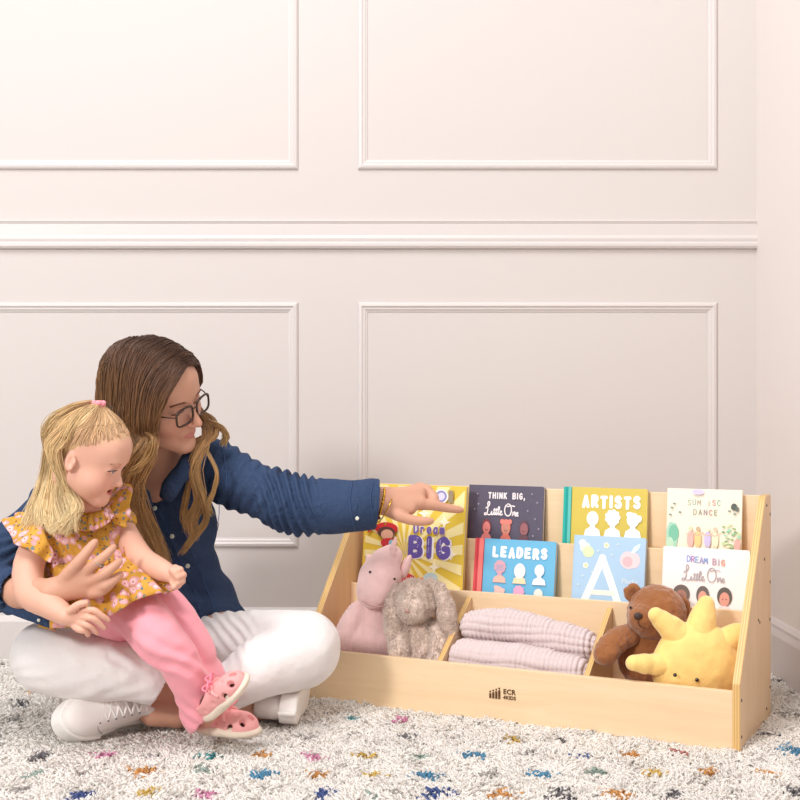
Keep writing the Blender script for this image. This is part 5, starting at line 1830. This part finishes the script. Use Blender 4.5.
# pants ------------------------------------------------
M_pink = mat('pink_pants', '#F0A0AC', .85, bump=(26, .35, .008), sheen=.3, spec=.12)
v = Vol((-.72, 2.36, 0.0), (-.28, 2.72, .40), 0.0028)
v.ell(P(120, 608, 2.58), (.085, .075, .068), k=0.03)
v.chain([P(134, 610, 2.545), P(154, 631, 2.485), P(178, 660, 2.470), P(194, 690, 2.495), P(203, 715, 2.515)], [.052, .048, .041, .038, .045], k=0.012)
v.chain([P(154, 600, 2.58), P(174, 621, 2.555), P(192, 651, 2.540), P(209, 680, 2.545), P(216, 693, 2.548)], [.048, .045, .040, .036, .034], k=0.010)
h1, e1 = P(200, 714, 2.515), Vector((.72, .05, -.62)).normalized()
v.plane_cut(h1 + e1 * .012, e1, h1 - Vector((.07, .08, .07)), h1 + Vector((.06, .02, .03)))
h2 = P(216, 692, 2.547)
v.plane_cut(h2 + e1 * .004, e1, h2 + Vector((-.02, -.04, -.05)), h2 + Vector((.07, .08, .04)))
def kp(V):
    x, y, z = V[:, 0], V[:, 1], V[:, 2]
    w = np.exp(-((z - .20) / .05) ** 2) + .6 * np.exp(-((z - .08) / .04) ** 2)
    return .004 * vnoise(x * 14, y * 14, z * 14) + w * .003 * np.sin(2 * np.pi * (x * .5 + z * .85) / .03 + 3 * vnoise(x * 12, y * 12, z * 12))
pk_, kV, kF = vol_part('pink_pants', v, K, M_pink, 1, kp)
ak = surf(kV, kF)

# shoes ------------------------------------------------
M_clog = mat('pink_foam', '#ECA7A6', .6, spec=.25)
M_csole = mat('cream_sole', '#E4D5C4', .75)
M_bow = mat('pink_bow', '#F08FA4', .6)
M_sock = mat('dark_lining', '#6A4440', .9)
def clog(M, root):
    v = Vol((-.045, -.02, -.01), (.045, .165, .075), .0018)
    v.ell((0, .105, .016), (.032, .043, .030), k=.01)
    v.ell((0, .045, .020), (.028, .050, .034), k=.02)
    v.ell((0, .030, .052), (.020, .030, .024), k=.004, op='s')
    v.ell((0, .100, .012), (.028, .038, .024), k=.002, op='s')
    v.ell((0, .045, .014), (.024, .044, .028), k=.002, op='s')
    for x, y, z in ((.020, .128, .03), (-.020, .128, .03), (0, .135, .035), (.012, .110, .05), (-.012, .110, .05), (.031, .100, .022), (-.031, .100, .022), (.030, .062, .028), (-.030, .062, .028), (.030, .030, .028), (-.030, .030, .028)):
        v.ell((x, y, z), (.0062, .0085, .010), k=.001, op='s')
    v.plane_cut((0, 0, .008), (0, 0, -1))
    V, F = v.mesh(1)
    up = np_mesh('shoe', V, F, M_clog, root, True, M=M)
    at_world(up, root)
    v = Vol((-.045, -.02, -.012), (.045, .165, .03), .0018)
    v.ell((0, .100, .006), (.037, .054, .015), k=.01)
    v.ell((0, .035, .006), (.032, .045, .016), k=.02)
    v.plane_cut((0, 0, -.006), (0, 0, -1))
    V, F = v.mesh(1)
    np_mesh('sole', V, F, M_csole, up, True)
    v = Vol((-.035, -.01, .0), (.035, .15, .06), .003)
    v.ell((0, .095, .014), (.024, .036, .020), k=.01)
    v.ell((0, .040, .018), (.020, .040, .026), k=.02)
    V, F = v.mesh(1)
    np_mesh('sock', V, F, M_sock, up, True)
    for s in (-1, 1):
        tube_obj('strap', [(s * .026, .085, .030), (s * .020, .080, .044), (0, .078, .051)], [.004, .0045, .0035], M_clog, up, 14, 8)
        for a in (-1, 1):
            tube_obj('bow', [(0, .080, .054), (s * .014, .080 + a * .010, .064), (s * .024, .080 + a * .004, .058), (s * .012, .080, .054), (0, .080, .054)], .0022, M_bow, up, 24, 6)
    bm = bmesh.new()
    bmesh.ops.create_uvsphere(bm, u_segments=10, v_segments=8, radius=.005)
    bm_obj('bow_knot', bm, M_bow, up, True, M=Matrix.Translation((0, .080, .055)))
    return up
# lower shoe rests on the rug, the upper one crosses over it with its sole turned to the lower right
clog(frame_from((.86, -.46, .03), (-.02, -.10, 1), P(200, 727, 2.56) + Vector((0, 0, -.002)), .98), K)
clog(frame_from((.62, -.42, .60), (-.66, -.30, .62), P(209, 716, 2.485), .93), K)

# hair ------------------------------------------------
v = Vol((-.86, 2.40, .36), (-.50, 2.72, .74), .0028)
v.M = HKM
v.ell((0, -.016, .040), (.0785, .083, .0820), k=0.02)
v.ell((0, .090, -.020), (.090, .070, .100), k=0.010, op='s')
v.ell((0, .040, -.075), (.090, .075, .072), k=0.012, op='s')
for s in (-1, 1):
    v.ell((s * .080, .018, -.014), (.024, .034, .044), k=0.006, op='s')
v.M = None
khair, khV, khF = vol_part('hair', v, K, mat('blond_hair_base', '#C4A075', 0.6), 1)
def KL(x, y, z):
    return tuple(HKM @ Vector((x, y, z)))
_sb = BVHTree.FromPolygons([tuple(p) for p in kbV.tolist()], [tuple(f) for f in kbF.tolist()])
_cb = BVHTree.FromPolygons([tuple(p) for p in khV.tolist()], [tuple(f) for f in khF.tolist()])
_cc = HKM @ Vector((0, -.015, .02))
def snap(p, lift):
    """move a point radially so that it lies on the scalp"""
    d = (Vector(p) - _cc).normalized()
    best = 0
    for b in (_sb, _cb):
        h = b.ray_cast(_cc + d * .16, -d)
        if h[0] is not None:
            best = max(best, (h[0] - _cc).length)
    return tuple(_cc + d * (best + lift)) if best else tuple(p)
tie = HKM.inverted() @ P(93, 406, 2.52)
tx_, ty_, tz_ = tie
kl = []
kf_ = []
top_ = (0.0, -.012, .126)
# combed up from the hairline to the tie
for s in (-1, 1):
    hl_ = catmull([(.002, .088, .080), (.030, .080, .074), (.050, .064, .060), (.064, .046, .048), (.074, .026, .038), (.080, .008, .030), (.082, -.014, .020), (.081, -.036, .010), (.076, -.056, .0)], 60)
    gq = np.random.default_rng(40 + s)
    for (x, y, z) in hl_:
        for rep in range(2):
            q_ = gq.uniform(0, 1)
            x2, y2, z2 = x * (1 - .08 * q_), y - .020 * q_, z + .040 * q_ + .004
            pt_ = catmull([KL(s * x2 * .985, y2 * .985, z2), KL(s * x2 * .97, y2 * .84, z2 + .022), KL(s * x * .70, y * .55, z * .35 + .079), KL(*top_)], 9)
            pt_ = [snap(p_, .0004 + .0035 * j_ / 8) for j_, p_ in enumerate(pt_)]
            (kf_ if y > -.02 else kl).append((pt_, .003, .0032, .003, .075))
# falling from the crown down the back, over the near shoulder
for i in range(8):
    f = i / 7
    a = KL(.006, -.015, .124)
    b = KL(.030 + .020 * (1 - f), -.026 - .034 * f, .106 - .02 * f)
    c = KL(.070 + .008 * (1 - f) - .02 * f, -.032 - .046 * f, .045 - .010 * f)
    d = tuple(P(63 - 16 * f, 470, 2.505 + .05 * f))
    e = tuple(P(60 - 22 * f, 498, 2.495 + .05 * f))
    g_ = tuple(P(66 - 38 * f, 520, 2.475 + .05 * f))
    h_ = tuple(P(70 - 48 * f + (6 if i % 2 else -4), 536 - 5 * f, 2.462 + .06 * f))
    kl.append(([a, b, c, d, e, g_, h_], .007, .012, .012, 1.2))
for i in range(5):
    kl.append(([KL(.040, -.030, .100), KL(.082, -.036 - .006 * i, .035), KL(.084, -.040 - .004 * i, -.005), tuple(P(66 + i, 492, 2.475)), tuple(P(72 + i, 510, 2.465)), tuple(P(76 - 7 * i, 533, 2.455))], .010, .009, .009, .8))
for i in range(4):
    kl.append(([KL(-.01, -.03, .122), KL(-.02 + .02 * i, -.064, .09), KL(-.02 + .02 * i, -.088, .03), tuple(P(48 + 5 * i, 475, 2.58)), tuple(P(42 + 8 * i, 515, 2.60))], .012, .020, .014, 1))
st = hair_strands('hair_strands', kl, 210, K, M_hair_c, [(0, '#D6AE8C'), (.12, '#C9A67A'), (.4, '#D9BB8A'), (1, '#EBD5A8')], 21, 26, .0006, .0025, (.0030, 1.6), .2)
sf_ = hair_strands('hair_strands', kf_, 210, K, M_hair_c, [(0, '#DBB593'), (.35, '#D3AE86'), (1, '#D6B388')], 23, 22, .0005, .0015, (.001, 1.2), .1, .05)
sf_.parent = khair
sf_.matrix_parent_inverse = Matrix.Identity(4)
st.parent = khair
st.matrix_parent_inverse = Matrix.Identity(4)
# hair tie and the little tail
M_tie = mat('pink_hair_tie', '#F29CA6', .7)
tp = Vector(KL(*top_))
ball('hair_tie', tp + Vector((.0, 0, .004)), .011, M_tie, K, 12, (1.3, 1.1, .8))
for a in range(5):
    ball('hair_tie', tp + Vector((.010 * math.cos(a * 1.26), .010 * math.sin(a * 1.26), .007)), .0055, M_tie, K, 8)
